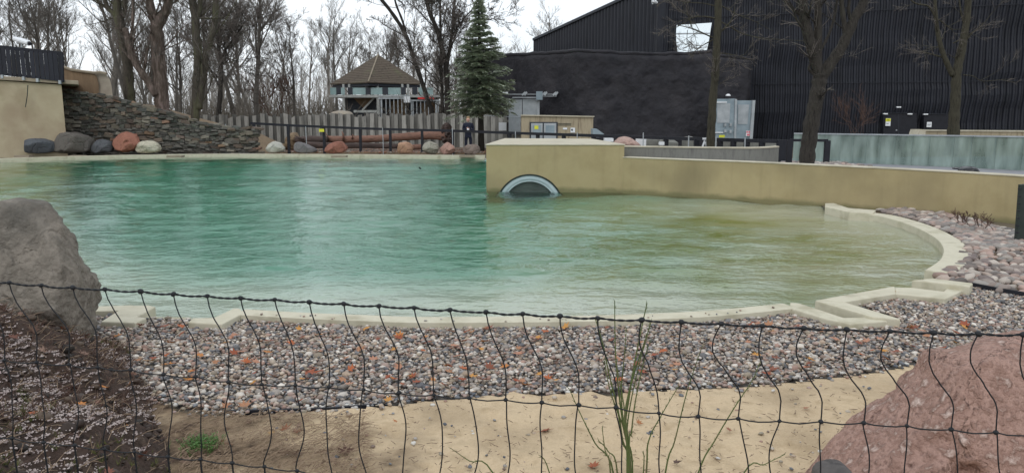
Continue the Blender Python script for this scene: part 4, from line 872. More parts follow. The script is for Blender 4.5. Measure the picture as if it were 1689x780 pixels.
def facade_poly(name, pxs, m_, off=.25, th=.06, parent=hall, tilt=0):
    pts = [at_d(x, y, on_bc(x, off)) for x, y in pxs]; n_ = len(pts)
    if tilt:
        z0_ = min(p[2] for p in pts); pts = [np.array([p[0], p[1] + (p[2] - z0_) * tilt, p[2]]) for p in pts]
    mb = MB(); mb.add([tuple(p) for p in pts] + [(p[0], p[1] + th, p[2]) for p in pts], [list(range(n_)), list(range(n_, 2 * n_))[::-1]] + [[i, i + n_, (i + 1) % n_ + n_, (i + 1) % n_] for i in range(n_)])
    return mb.build(name, M[m_], parent)
facade_poly('window_pane', [(1118, 88), (1115.5, 70), (1115, 56), (1116, 42), (1174, 38), (1172, 50), (1169, 70), (1164, 92)], 'skywin', .42, tilt=-.0)
facade_poly('window_bar', [(1115, 57.5), (1171.5, 56.5), (1171.5, 54.5), (1115, 55)], 'steel', .45, .03)
for (x0, y0, x1, y1) in ((1457, 187, 1512, 236), (1524, 188.5, 1566, 236)):
    xm = (x0 + x1) / 2; facade_poly('door', [(x0, y1), (x1, y1), (x1, y0), (x0, y0)], 'black', .42, .3)
    facade_poly('door_head', [(x0 + 4, y0 - .2), (x1 - 4, y0 - .2), (x1 - 4, y0 - .7), (x0 + 4, y0 - .7)], 'darkpanel', .52, .05)
facade_poly('door_gap', [(1481.6, 236), (1482.2, 236), (1482.2, 188), (1481.6, 188)], 'darkpanel', .43, .02)
for z_ in (3.6, 7.4): mb = MB(); mb.bar((cB[0], cB[1] - .16, z_), (cC[0], cC[1] - .16, z_), .02, .035); mb.build('seam_strip', M['hall'], hall)
for x, y in ((1461, 188), (1501.5, 188.3), (1527.5, 188.8), (1483, 177)): facade_poly('wall_lamp', [(x - 3.5, y + 1), (x + 3.5, y + 1), (x + 3.5, y - 1), (x - 3.5, y - 1)], 'white', .60, .1)
facade_poly('door_handle', [(1478, 216), (1480, 216), (1480, 214), (1478, 214)], 'steel', .56, .05)
def sign(pxs, parts, lab, off=.56):
    x0, y0, x1, y1 = pxs; D = on_bc((x0 + x1) / 2, off); a = at_d(x0, y1, D); t = empty('notice', tuple(a), lab, 'notice')
    plate('backing', x0, y0, x1, y1, D, 'white', parent=t, th=.02)
    for (u0_, v0_, u1_, v1_, m_) in parts: plate('print', x0 + (x1 - x0) * u0_, y0 + (y1 - y0) * v0_, x0 + (x1 - x0) * u1_, y0 + (y1 - y0) * v1_, D - .006, m_, parent=t, th=.005)
sign((1460.5, 195.5, 1469.5, 208), [(.02, .02, .98, .42, 'yellow'), (.3, .15, .7, .2, 'ink'), (.25, .26, .75, .31, 'ink'), (.15, .65, .6, .72, 'ink')], 'yellow and white notice on the double black door')
sign((1528.5, 201.5, 1537, 210), [(.15, .4, .85, .5, 'ink'), (.15, .62, .7, .68, 'ink')], 'small white notice on the single black door near the tree')
fl_ = empty('floodlight', at_d(1080, 5, on_ab(1080)[1] - .6), 'small white floodlight high on the black hall facade', 'floodlight')
plate('lamp_head', 1076, -1, 1083, 4, on_ab(1080)[1] - .7, 'white', parent=fl_, th=.3); plate('bracket', 1078, 3, 1085, 6, on_ab(1080)[1] - .6, 'white', parent=fl_, th=.5)

# rough black block in front of the hall
blk = empty('shotcrete_block', at_z(1000, 240, 0), 'low windowless block with rough sprayed black walls before the hall', 'building')
tpx = [(770, 99, 47), (815, 93.5, 45), (870, 91, 42.5), (925, 87.5, 41), (952, 85, 40), (985, 86.5, 40), (1040, 89.5, 40.2), (1095, 91, 40.4), (1150, 89, 40.6), (1174, 86.5, 40.7), (1178, 92, 40.7), (1235, 98, 40.9), (1240, 98, 41.2)]
TP = [at_d(x, y, D) for x, y, D in tpx]; cum = [0]
for i in range(len(TP) - 1): cum.append(cum[-1] + np.linalg.norm(TP[i + 1][:2] - TP[i][:2]))
cum = np.array(cum); tx = np.array(TP); nu, nv_ = 200, 60; vs = []
for j in range(nv_ + 1):
    for i in range(nu + 1):
        u = cum[-1] * i / nu; x_ = np.interp(u, cum, tx[:, 0]); y_ = np.interp(u, cum, tx[:, 1]); zt = np.interp(u, cum, tx[:, 2]); z = zt * j / nv_
        d_ = .10 * fb((u, z, 0), .5, 4) + .05 * fb((u, z, 4), 2.2, 3); edge = max(0, j - nv_ + 3) / 3
        vs.append((x_, y_ - d_ + edge * edge * .12, z + (.05 * fb((u, 0, 8), 1.5, 3) if j == nv_ else 0)))
nw = nu + 1; fs = [[j * nw + i, j * nw + i + 1, (j + 1) * nw + i + 1, (j + 1) * nw + i] for j in range(nv_) for i in range(nu)]
raw('front_wall', vs, fs, M['shotcrete'], blk, smooth=True)
topv = vs[-nw:]; mb = MB(); vv = [(p[0], p[1] - .0, p[2]) for p in topv] + [(p[0] + .1, p[1] + 5.0, p[2] + .05) for p in topv]
mb.add(vv, [[i, i + 1, i + 1 + nw, i + nw] for i in range(nu)]); mb.build('roof', M['shotcrete'], blk)
mb = MB(); mb.tube([np.array(p) + np.array([0, .05, .04]) for p in topv[::3]], .11, 7, wob=.15, seed=3); mb.build('parapet', M['shotcrete'], blk, smooth=True)
for sx_, pt_ in (('l', topv[0]), ('r', topv[-1])):
    mb = MB(); mb.add([(pt_[0], pt_[1], 0), (pt_[0], pt_[1], pt_[2]), (pt_[0], pt_[1] + 5, pt_[2]), (pt_[0], pt_[1] + 5, 0)], [[0, 1, 2, 3]]); mb.build('side_wall', M['shotcrete'], blk)
# sliding steel gate with its track
sg = empty('sliding_gate', at_z(866, 222, 0), 'grey steel sliding gate with overhead track on the black block', 'gate')
DS = 41.2
plate('gate_leaf', 839, 164.5, 861, 222, DS, 'steel', parent=sg, th=.1); plate('gate_leaf', 862, 163.5, 887, 222, DS + .05, 'steel', parent=sg, th=.1); plate('frame_post', 885, 163, 890, 222, DS - .06, 'steel', parent=sg, th=.1)
plate('track', 845, 160.3, 886, 162.0, DS - .2, 'steel', parent=sg, th=.1); plate('track', 838, 155.2, 919, 156.4, DS - .2, 'steel', parent=sg, th=.12); plate('track', 893, 158.5, 918, 159.6, DS - .2, 'steel', parent=sg, th=.1)
plate('motor_box', 884.5, 151, 895, 165, DS - .5, 'bluegrey', parent=sg, th=.35); plate('motor_box', 829, 152, 838, 156, DS - .4, 'white', parent=sg, th=.3)
for x in (864, 897, 915): mb = MB(); mb.bar(at_d(x - 3, 157.5, DS - .25), at_d(x + 2.5, 152.5, DS - .25), .07, .10); mb.bar(at_d(x + 1, 157.5, DS - .27), at_d(x + 5, 152, DS - .27), .06, .10); mb.build('bracket', M['steel'], sg)
# steel double cabinet doors
cd = empty('steel_doors', at_z(1213, 232, 0), 'pair of tall blue grey steel doors standing ajar beside the mossy tree', 'doors')
def quadslab(name, pxs, m_, parent, th=.08):
    pts = [at_d(*p) for p in pxs]; n_ = len(pts); mb = MB(); mb.add([tuple(p) for p in pts] + [(p[0], p[1] + th, p[2]) for p in pts], [list(range(n_)), list(range(n_, 2 * n_))[::-1]] + [[i, i + n_, (i + 1) % n_ + n_, (i + 1) % n_] for i in range(n_)]); return mb.build(name, M[m_], parent)
DD = 39.3
quadslab('door_leaf', [(1180, 236, DD), (1211, 236, DD), (1212.5, 163, DD), (1181, 163.5, DD)], 'bluegrey', cd)
quadslab('door_edge', [(1211, 236, DD - .12), (1214, 236, DD - .12), (1215.8, 164, DD - .12), (1212.5, 163.5, DD - .12)], 'steel', cd, .2)
quadslab('door_leaf', [(1214, 236, DD + .2), (1238, 236, DD + .2), (1243, 166, DD + .2), (1215.5, 166, DD + .2)], 'bluegrey', cd)
quadslab('door_edge', [(1236, 236, DD + .05), (1241, 236, DD + .05), (1246, 165.7, DD + .05), (1241.5, 165.7, DD + .05)], 'steel', cd, .2)
quadslab('inset_panel', [(1183, 203, DD - .03), (1203, 203, DD - .03), (1204.5, 171, DD - .03), (1183, 171, DD - .03)], 'steel', cd, .02)
quadslab('inset_panel', [(1217, 205, DD + .17), (1233, 205, DD + .17), (1235.5, 173, DD + .17), (1217.5, 173, DD + .17)], 'steel', cd, .02)
quadslab('door_bar', [(1180, 170, DD - .06), (1199, 170, DD - .06), (1199, 168, DD - .06), (1180, 168, DD - .06)], 'white', cd, .05)
quadslab('door_bar', [(1180, 219.6, DD - .06), (1193, 219.6, DD - .06), (1193, 218, DD - .06), (1180, 218, DD - .06)], 'white', cd, .05)
for x, y in ((1196, 206), (1205, 205.5), (1196, 216), (1204.5, 217)):
    mb = MB(); p = at_d(x, y, DD - .1); mb.box(p[0] - .05, p[0] + .05, DD - .16, DD - .02, p[2] - .08, p[2] + .06); mb.bar(at_d(x - 1.5, y + 3.5, DD - .12), at_d(x + 1, y + 1, DD - .12), .03, .03); mb.build('latch', M['steel'], cd)
plate('hazard_label', 1186, 223, 1195.5, 227, DD - .02, 'yellow', parent=cd, th=.01)
mb = MB(); p = at_d(1201, 157, DD - .2); mb.tube([p + np.array([0, 0, -.05]), p, p + np.array([0, 0, .05])], [.13, .12, .06], 10); tag(mb.build('dome_lamp', M['white'], origin=p - np.array([0, 0, .05])), 'small white dome lamp above the steel doors', 'lamp')
tt = empty('notice', tuple(at_d(1230.5, 225, DD - .05)), 'pink and white safety notice on the right steel door', 'notice')
plate('backing', 1230.3, 216, 1238, 225, DD - .04 + .15, 'white', parent=tt, th=.02)
for k, (u0_, v0_, u1_, v1_) in enumerate(((.1, .05, .45, .4), (.55, .05, .9, .4), (.2, .55, .85, .9))): plate('print', 1230.3 + 7.7 * u0_, 216 + 9 * v0_, 1230.3 + 7.7 * u1_, 216 + 9 * v1_, DD + .10, 'pinksign', parent=tt, th=.005)

# concrete service building
sv = empty('service_building', at_z(920, 232, 0), 'small stained concrete service building with grey double doors behind the pool wall', 'building')
DV = 36.0
def vx(x, D=DV): return at_d(x, 200, D)[0]
zt_ = at_d(920, 192.5, DV)[2]
mb = MB(); mb.add([(vx(860), DV, 0), (vx(978), DV, 0), (vx(978), DV, zt_ - .03), (vx(860), DV, zt_ + .03), (vx(860), DV + 3, 0), (vx(978) + .25, DV + 2.2, 0), (vx(978) + .25, DV + 2.2, zt_ - .03), (vx(860), DV + 3, zt_ + .03)],
                 [[0, 1, 2, 3], [1, 5, 6, 2], [5, 4, 7, 6], [4, 0, 3, 7], [3, 2, 6, 7]]); mb.build('wall', M['concrete'], sv)
mb = MB(); mb.bar((vx(859), DV + .05, zt_ + .06), (vx(980), DV + .05, zt_ + .0), .3, .05); mb.build('roof_edge', M['topwhite'], sv)
df = plate('door_frame', 873.5, 201.5, 920, 232, DV - .06, 'darkpanel', parent=sv, th=.05)
for x0, x1 in ((876, 895), (897, 917.5)):
    d_ = plate('door', x0, 203.5, x1, 232, DV - .10, 'steel', parent=sv, th=.035); plate('door_panel', x0 + 3, 207, x1 - 3, 222, DV - .12, 'bluegrey', parent=d_, th=.015)
plate('hazard_label', 881.5, 207.5, 888, 213.5, DV - .13, 'yellow', parent=sv, th=.008)
plate('vent_plate', 928.5, 211, 935.5, 214, DV - .03, 'white', parent=sv, th=.02)
for y in (204, 206.5): mb = MB(); mb.bar(at_d(920, y, DV - .02), at_d(942, y, DV - .02), .02, .02); mb.build('conduit', M['gasket'], sv)
tt = empty('notice', tuple(at_d(941, 219, DV - .05)), 'white notice on the concrete wall right of the service doors', 'notice')
plate('backing', 941, 211, 948.5, 219, DV - .04, 'white', parent=tt, th=.02); plate('print', 942, 213, 945, 216, DV - .046, 'ink', parent=tt, th=.004)
# things at its foot
o = quadslab('metal_hopper', [(978, 227, 33), (999, 227, 33), (996, 221, 33), (985, 213, 33), (978, 213, 33)], 'bluegrey', None, .9)
o2 = bpy.data.objects['metal_hopper']; tag(o2, 'angular blue grey metal hopper beside the service building', 'hopper')
outline_rock('rubble_heap', [(1008, 243), (1015, 233), (1022, 227), (1030, 225), (1038, 226.5), (1046, 232), (1056, 240), (1054, 246), (1020, 247)], 27, .8, 'cobble', 'dusty pink heaped rock behind the end of the ochre block', 'rock heap', color=(.42, .29, .25), seed=44, amp=.16, fine=.14)
plate('white_board', 1049, 229, 1066, 241, 27.5, 'white', 'white board lying beyond the pink heaped rock', 'board', th=.1)
plate('white_box', 998, 228.5, 1012, 234, 30, 'white', 'low white box behind the ochre block', 'box', th=.5)
plate('white_bag', 1088, 234.5, 1096, 239.5, 25.5, 'white', 'small crumpled white bag among grey blocks', 'bag', th=.2)
GB = 'rough grey stone blocks behind the railing'
for i, (x0, y0, x1, D, lab) in enumerate(((1062, 229, 1088, 28, 'grey stone block just right of the white board'), (1090, 232, 1120, 27.5, 'low grey stone block with a pale bag before it'), (1133, 227, 1152, 27, 'grey stone block left of the slender tree'), (1170, 228, 1182, 26.5, 'narrow stone block against the slender tree'), (1186, 229, 1206, 26, 'square stone block under the left steel door'), (1212, 231, 1232, 25.6, 'flat stone block under the right steel door'), (1240, 233, 1255, 25.2, 'stone block left of the thick black corner post'), (1262, 233, 1284, 25, 'pale topped block beside the thick black corner post'))):
    a, b = at_d(x0, 246, D), at_d(x1, y0, D); rr_ = random.Random(i + 50)
    mb = MB(); mb.box(a[0], b[0], D, D + .8, 0, b[2], .06); mb.v = [(v_[0] + rr_.uniform(-.05, .05), v_[1] + rr_.uniform(-.05, .05), v_[2] + rr_.uniform(-.03, .03)) for v_ in mb.v]
    tag(mb.build('stone_block', M['greyconc'], origin=(a[0], D, 0)), lab, 'stone block', GB)
mb = MB(); mb.bar(at_d(1158, 244, 24.6), at_d(1164, 229, 24.6), .05, .05); mb.bar(at_d(1166, 244, 24.6), at_d(1163, 229, 24.6), .05, .05); mb.bar(at_d(1159, 229, 24.6), at_d(1166, 229, 24.6), .06, .06)
tag(mb.build('metal_trestle', M['white'], origin=at_d(1158, 244, 24.6)), 'small pale metal trestle at the foot of the slender tree', 'trestle')

# grey curved concrete wall behind the pool wall
gw = empty('grey_wall', at_z(1150, 262, 0), 'low curved grey concrete wall between the ochre wall and the black railing', 'wall')
gl_ = [at_z(x, y, 1.02) for x, y in ((1000, 240.8), (1060, 241.8), (1110, 242.6), (1160, 243), (1210, 243.4), (1245, 243.2), (1270, 241.8), (1284.5, 240.6))]
gl_ = [at_d(1022, 240.6, 19.4), at_d(1030, 240.9, 19.4), at_d(1090, 241.7, 19.2), at_d(1150, 242.6, 19.0), at_d(1200, 243.1, 18.8), at_d(1245, 243.3, 18.6), at_d(1270, 242.4, 18.7), at_d(1285, 241.2, 18.9)]
zg = sum(p[2] for p in gl_) / len(gl_); sgl = smooth3(gl_, 4)
vs = []; 
for p in sgl: vs += [(p[0], p[1], 0), (p[0], p[1], p[2] - .03), (p[0], p[1] + .25, p[2] - .03), (p[0], p[1] + .25, 0)]
fs = [[i * 4 + k, i * 4 + 4 + k, i * 4 + 4 + (k + 1) % 4, i * 4 + (k + 1) % 4] for i in range(len(sgl) - 1) for k in range(4)] + [[0, 1, 2, 3], [len(vs) - 1, len(vs) - 2, len(vs) - 3, len(vs) - 4]]
raw('wall_body', vs, fs, M['greyconc'], gw)
vs = []
for p in sgl: vs += [(p[0], p[1] - .02, p[2] - .03), (p[0], p[1] - .02, p[2]), (p[0], p[1] + .27, p[2]), (p[0], p[1] + .27, p[2] - .03)]
raw('coping', vs, fs, M['topwhite'], gw)

# terrace fill behind the pool wall (paving and cobbles lie on it)
tz_ = .55
tp_ = [ll[i][:2] + np.array([.14, .22]) for i in range(0, len(ll), 2)]
fill = [p for p in tp_] + [at_z(1900, 285, tz_)[:2], at_d(1900, 250, 26)[:2], at_d(1290, 250, 24)[:2], at_d(1286, 250, 19.3)[:2], at_d(1036, 250, 18.95)[:2]]
mb = MB(); mb.prism(fill, -.1, tz_); tag(mb.build('terrace_paving', M['paving']), kind='structure')

# glass wall
gws = empty('glass_wall', at_z(1500, 275, .5), 'long greenish frosted glass barrier in front of the black hall', 'glass wall')
jx = [1310, 1340, 1366, 1387.5, 1409, 1430.5, 1454, 1478, 1507, 1535, 1575, 1605, 1645, 1689, 1740]
def gD(x): return 22.8 - (x - 1310) / 380 * 3.9
def gtop(x): return 220.3 + (x - 1310) / 380 * 5.5
for i in range(len(jx) - 1):
    a, b = at_d(jx[i], gtop(jx[i]), gD(jx[i])), at_d(jx[i + 1], gtop(jx[i + 1]), gD(jx[i + 1])); g_ = (b - a) * .006
    vs = [(a[0] + g_[0], a[1], .5), (b[0] - g_[0], b[1], .5), (b[0] - g_[0], b[1], b[2]), (a[0] + g_[0], a[1], a[2])]; vs += [(p[0] + .005, p[1] + .03, p[2]) for p in vs]
    raw('pane', vs, [[0, 1, 2, 3], [5, 4, 7, 6], [4, 0, 3, 7], [1, 5, 6, 2], [3, 2, 6, 7]], M['frost'], gws)
    mb = MB(); mb.bar(a, b, .05, .035); mb.build('top_rail', M['steel'], gws)
    mb = MB(); mb.box(b[0] - .012, b[0] + .012, b[1] + .031, b[1] + .05, .5, b[2]); mb.build('joint_strip', M['balglass'], gws)
# wall and low paler wall behind the glass
bw = empty('beige_wall', at_z(1600, 224, .5), 'low beige wall with angled end behind the glass barrier', 'wall')
DBW = 31.0
quadslab('wall_body', [(1512, 260, DBW), (1800, 262, DBW), (1800, 217, DBW), (1517, 214.8, DBW)], 'concrete', bw, .4)
quadslab('coping', [(1515, 216.6, DBW - .05), (1800, 218.6, DBW - .05), (1800, 216.6, DBW - .05), (1516, 214.3, DBW - .05)], 'topwhite', bw, .5)
quadslab('angled_end', [(1505, 250, DBW - .8), (1520, 250, DBW - .8), (1528, 214, DBW - .8), (1517, 214, DBW - .8)], 'topwhite', bw, .7)
# dark hump on the terrace
outline_rock('sea_lion_back', [(1584, 282), (1588, 277), (1594, 274.5), (1603, 274.8), (1609, 278.5), (1611, 284), (1600, 287), (1588, 287)], 14.6, .22, 'seal', 'dark rounded wet hump showing above the ochre wall', 'dark hump', seed=50, amp=.05)
outline_rock('dark_strip', [(1572, 277.5), (1578, 275.8), (1583, 276), (1583, 279), (1573, 279.5)], 14.9, .1, 'seal', 'thin dark object lying just left of the dark hump', 'dark object', seed=51, amp=.05)
# floating head in the pool
outline_rock('floating_head', [(690, 275.8), (692, 275.5), (694.5, 277.5), (695.5, 279.3), (693, 279.5), (691, 277.5)], 24.5, .05, 'seal', 'tiny dark animal head poking out of the water', 'animal head', seed=52, amp=.05)
# bolted sheet at the right end
bs = empty('metal_sheet', at_d(1684, 405, 10.9), 'dark bolted metal sheet edge at the end of the ochre wall', 'metal sheet')
quadslab('sheet', [(1676, 408, 10.9), (1700, 412, 10.9), (1704, 303, 10.9), (1684, 305, 10.9)], 'gasket', bs, .06)
for k in range(8):
    p = at_d(1683 - k * .7, 312 + k * 12, 10.86); mb = MB(); mb.box(p[0] - .012, p[0] + .012, 10.85, 10.9, p[2] - .012, p[2] + .012); mb.build('bolt', M['black'], bs)

# ------------------------------------------------------------------ cobbles: right shore and round the tree
cob_mesh = []
for k in range(8):
    bv, bf = ICO[2]; rg_ = np.random.default_rng(k); V = bv * np.array([1, rg_.uniform(.6, .85), rg_.uniform(.4, .6)])
    V = np.array([v_ * (1 + .32 * fb(v_, 1.1, 3, k)) for v_ in V]); me = bpy.data.meshes.new('cobble'); me.from_pydata(V.tolist(), [], bf); me.polygons.foreach_set('use_smooth', [True] * len(me.polygons)); me.materials.append(M['cobble']); cob_mesh.append(me)
cobpoly = np.array([p[:2] for p in Z([(1445, 346), (1500, 346), (1560, 354), (1610, 364), (1650, 376), (1689, 385), (1800, 400), (1800, 498), (1689, 484), (1604, 468), (1540, 459), (1562, 447), (1586, 431), (1592, 415), (1588, 398), (1573, 385), (1550, 376), (1515, 364), (1480, 355)], .1)])
mb = MB(); mb.prism([p for p in cobpoly], .0, .07); tag(mb.build('cobble_bed', M['brownsoil']), kind='structure')
CCOL = [(.36, .27, .23), (.31, .25, .22), (.44, .36, .31), (.25, .21, .19), (.36, .31, .28), (.22, .18, .17), (.40, .29, .25), (.30, .28, .26), (.17, .15, .14), (.48, .43, .38)]
cpts = poisson_like(cobpoly, .105, .34); cpts = cpts[np.abs(cpts[:, 0]) < .70 * cpts[:, 1] + .2]
cpts = cpts[np.argsort(np.hypot(cpts[:, 0], cpts[:, 1]))]; print('cobbles', len(cpts))
crn = random.Random(6)
for i, (x, y) in enumerate(cpts[:300]):
    o = bpy.data.objects.new('cobble', crn.choice(cob_mesh)); col.objects.link(o); s_ = crn.uniform(.036, .086); o.scale = (s_ * crn.uniform(1, 1.35), s_, s_ * 1.0); o.location = (x, y, .085 + crn.uniform(0, .03)); o.rotation_euler = (crn.uniform(-.3, .3), crn.uniform(-.3, .3), crn.uniform(0, 6.28))
    c_ = crn.choice(CCOL); k = crn.uniform(.75, 1.2); o.color = (c_[0] * k, c_[1] * k, c_[2] * k, 1); tag(o, 'pinkish grey rounded cobble on the slope right of the pool rim', 'cobble', 'cobbles right of the pool')
def stuff_stones(pts, lab, seed, sz_=(.06, .10), z=.10, name='cobbles'):
    n = len(pts); rg_ = np.random.default_rng(seed); cc_ = np.array(CCOL)[rg_.integers(0, len(CCOL), n)] * rg_.uniform(.7, 1.2, (n, 1))
    tag(scatter_stones(name, pts, rg_.uniform(*sz_, n), cc_, np.full(n, z), 2, seed=seed, flat=.5), lab, 'cobbles', kind='stuff')
if len(cpts) > 300: stuff_stones(cpts[300:], 'farther pinkish cobbles along the foot of the ochre wall', 61)
tp2 = poisson_like(np.array([at_d(1290, 262, 17.2)[:2], at_d(1440, 267, 15.6)[:2], at_d(1440, 262, 19.5)[:2], at_d(1370, 258, 21)[:2], at_d(1290, 255, 21)[:2]]), .16, .3)
stuff_stones(tp2, 'buff and pink cobbles round the foot of the thick forked tree', 62, (.08, .13), .60)
# brown rusty tuft at the foot of the wall, right
# ------------------------------------------------------------------ bare trees
def twig_cone(mb, p, q, r):
    p = np.array(p); q = np.array(q); d = q - p; L_ = np.linalg.norm(d) + 1e-9; d = d / L_
    a = np.cross(d, [0, 0, 1.]) if abs(d[2]) < .9 else np.cross(d, [1., 0, 0]); a /= np.linalg.norm(a); b = np.cross(d, a)
    mb.add([p + a * r, p - a * r * .5 + b * r * .87, p - a * r * .5 - b * r * .87, q], [[0, 1, 3], [1, 2, 3], [2, 0, 3]])
def rnd_dir(d, ang, rg_):
    d = np.array(d, float); d /= np.linalg.norm(d); a = np.array([rg_.gauss(0, 1) for _ in range(3)]); a -= d * (a @ d); a /= np.linalg.norm(a) + 1e-9
    return d * math.cos(ang) + a * math.sin(ang)
def branch(limb, tw, p, d, L_, r, lev, rg_, up=.25, n3=5, tr=.006):
    """curving branch; lev 2 = limb with sub-branches, 1 = branch with twigs, 0 = twig"""
    if lev == 0: twig_cone(tw, p, np.array(p) + np.array(d) * L_ + np.array([0, 0, rg_.uniform(-.1, .12) * L_]), tr); return
    n = 4 if lev > 1 else 3; pts = [np.array(p, float)]; dd = np.array(d, float)
    for i in range(n):
        dd = dd + np.array([rg_.gauss(0, .16), rg_.gauss(0, .16), rg_.gauss(0, .10) + up * .35]); dd /= np.linalg.norm(dd); pts.append(pts[-1] + dd * L_ / n)
    rad_ = [r * (1 - .75 * i / n) for i in range(n + 1)]; (limb if lev > 1 or r > .02 else tw).tube(pts, rad_, 5 if r > .05 else (4 if r > .025 else 3), cap=False)
    k = (7 if lev > 1 else n3)
    for i in range(k):
        t = rg_.uniform(.25, 1.0); s_ = t * n; j = min(int(s_), n - 1); q = pts[j] + (pts[j + 1] - pts[j]) * (s_ - j); dl = (pts[j + 1] - pts[j]); nd = rnd_dir(dl, rg_.uniform(.4, .95), rg_); nd[2] += up * .6; nd /= np.linalg.norm(nd)
        branch(limb, tw, q, nd, L_ * rg_.uniform(.38, .62) * (1.1 - .5 * t), max(tr * 1.2, rad_[j] * .5), lev - 1, rg_, up, n3, tr)
def bare_variant(seed, H, r0, first=.3, fork=False, spread=.55, tr=.012):
    rg_ = random.Random(seed); limb, tw, trunk = MB(), MB(), MB(); n = 9; pts = [np.array([0., 0, 0])]; d = np.array([rg_.gauss(0, .05), rg_.gauss(0, .05), 1.])
    for i in range(n): d = d + np.array([rg_.gauss(0, .06), rg_.gauss(0, .06), 0]); d /= np.linalg.norm(d); pts.append(pts[-1] + d * H * .92 / n)
    rad_ = [r0 * (1.25 if i == 0 else 1 - .88 * i / n) for i in range(n + 1)]; trunk.tube(pts, rad_, 7, cap=False)
    for i in range(rg_.randint(12, 16)):
        t = first + (1 - first) * rg_.random() ** .9; s_ = t * n; j = min(int(s_), n - 1); q = pts[j] + (pts[j + 1] - pts[j]) * (s_ - j)
        a = rg_.uniform(0, 6.28); el = rg_.uniform(.65, 1.25); nd = np.array([math.cos(a) * math.cos(el), math.sin(a) * math.cos(el), math.sin(el)])
        branch(limb, tw, q, nd, H * spread * (1.15 - .75 * t) * rg_.uniform(.7, 1.1), max(.03, rad_[j] * .5), 3 if t < .8 else 2, rg_, .3, 6, tr)
    return trunk, limb, tw
VAR = []
for sd, H, r0, fi, sp in ((1, 13, .20, .28, .42), (2, 14.5, .22, .35, .38), (3, 12, .16, .25, .42), (4, 15, .24, .42, .36), (5, 11, .15, .2, .46), (6, 13.5, .17, .45, .34), (7, 14, .19, .3, .42)):
    t_, l_, w_ = bare_variant(sd, H, r0, fi, spread=sp, tr=.0095)
    root = bpy.data.objects.new('bare_tree', None); col.objects.link(root)
    for nm, mb_, mt in (('trunk', t_, 'wood_far'), ('limbs', l_, 'wood_far'), ('twigs', w_, 'wood_far')): o = mb_.build(nm, M[mt], root); o['kind'] = 'stuff' if nm != 'trunk' else 'thing'
    for o in root.children:
        if o['kind'] == 'thing': del o['kind']
    VAR.append(root)
    print('variant', sd, sum(len(o.data.polygons) for o in root.children))
trn = random.Random(12); WG = 'bare trees of the wood behind the plank fence'
placed = []
def put_tree(x, y, vi, s_, lab, grp, haze_tone=1.0, z=0):
    used = VAR[vi].get('used', 0)
    if not used: r_ = VAR[vi]; r_['used'] = 1
    else: r_ = copy_tree(VAR[vi])
    r_.location = (x, y, z); r_.rotation_euler = (0, 0, trn.uniform(0, 6.28)); r_.scale = (s_, s_, s_ * trn.uniform(.95, 1.08)); tag(r_, lab, 'tree', grp)
    for c in r_.children: k = haze_tone * trn.uniform(.9, 1.1); c.color = (k, k * .98, k * .95, 1)
    return r_
nvt = 0
for row, (D, n_, x0, x1, s0, s1, haze_tone) in enumerate(((50, 4, 20, 540, .80, .95, .7), (58, 8, -60, 790, .86, 1.02, .8), (67, 12, -90, 820, .92, 1.1, .9), (80, 15, -90, 840, 1.0, 1.2, 1.1), (96, 17, -80, 850, 1.1, 1.35, 1.35))):  # farther rows get paler bark, haze painted into the colour
    for i in range(n_):
        px = x0 + (x1 - x0) * (i + trn.uniform(.1, .9)) / n_; d_ = D + trn.uniform(-4, 4); x = (px - CX) / FPX * d_
        if abs(x - (cxg)) < 4.2 and abs(d_ - DG) < 5: d_ = DG + 7
        k = trn.uniform(s0, s1)
        if 230 < px < 330 and row > 0: k *= .80
        if px > 610: k *= .72
        elif px > 470: k *= .85
        put_tree(x, d_, nvt % 7, k, 'bare leafless tree among the many in the wood behind the plank fence', WG, haze_tone); nvt += 1
put_tree((905 - CX) / FPX * 105, 105, 6, 1.18, 'fan shaped bare tree rising behind the left end of the black hall', None, 1.2)
put_tree((935 - CX) / FPX * 118, 118, 4, 1.2, 'thin bare tree behind the sloping hall roof', None, 1.2)
put_tree((845 - CX) / FPX * 92, 92, 2, .9, 'bushy bare tree between the spruce and the black block', None, 1.2)
put_tree((812 - CX) / FPX * 96, 96, 0, .8, 'bare tree crown showing just right of the spruce top', None, 1.2)
# undergrowth and far wood: one mass of stems
mb = MB(); ug = random.Random(77)
for i in range(5200):
    d_ = ug.uniform(50, 120); px = ug.uniform(-150, 880); x = (px - CX) / FPX * d_; h = ug.uniform(.8, 3.6) * (1.4 if d_ > 90 else 1); a = np.array([x, d_, 0]); 
    l_ = np.array([ug.gauss(0, .55), ug.gauss(0, .4), 1]); 
    for k in range(3):
        q = a + l_ * h * (.1 + .3 * k); e = rnd_dir(l_, ug.uniform(.3, .9), ug); twig_cone(mb, q, q + e * h * .4, .025)
    twig_cone(mb, a, a + l_ * h, .04)
o = mb.build('undergrowth', M['wood_far']); o.color = (.95, .9, .82, 1); tag(o, 'brown grey tangle of undergrowth and saplings beneath the bare wood', 'undergrowth', kind='stuff')
# distant belt of woodland
mb = MB()
for i in range(520):
    d_ = ug.uniform(125, 170); px = ug.uniform(-200, 900); x = (px - CX) / FPX * d_; h = ug.uniform(7, 13); a = np.array([x, d_, 0.]); l_ = np.array([ug.gauss(0, .12), 0, 1]); mb.tube([a, a + l_ * h * .5 + np.array([ug.gauss(0, .5), 0, 0]), a + l_ * h], [.13, .08, .02], 4, cap=False)
    for k in range(30): q = a + l_ * h * ug.uniform(.2, .95); e = rnd_dir(l_, ug.uniform(.3, 1.1), ug); twig_cone(mb, q, q + e * ug.uniform(1, 3), .04)
o = mb.build('far_wood', M['wood_far']); o.color = (2.3, 2.35, 2.4, 1); tag(o, 'far belt of bare woodland coloured hazy grey behind the nearer trees', 'wood', kind='stuff')  # pale object colour stands in for distance haze

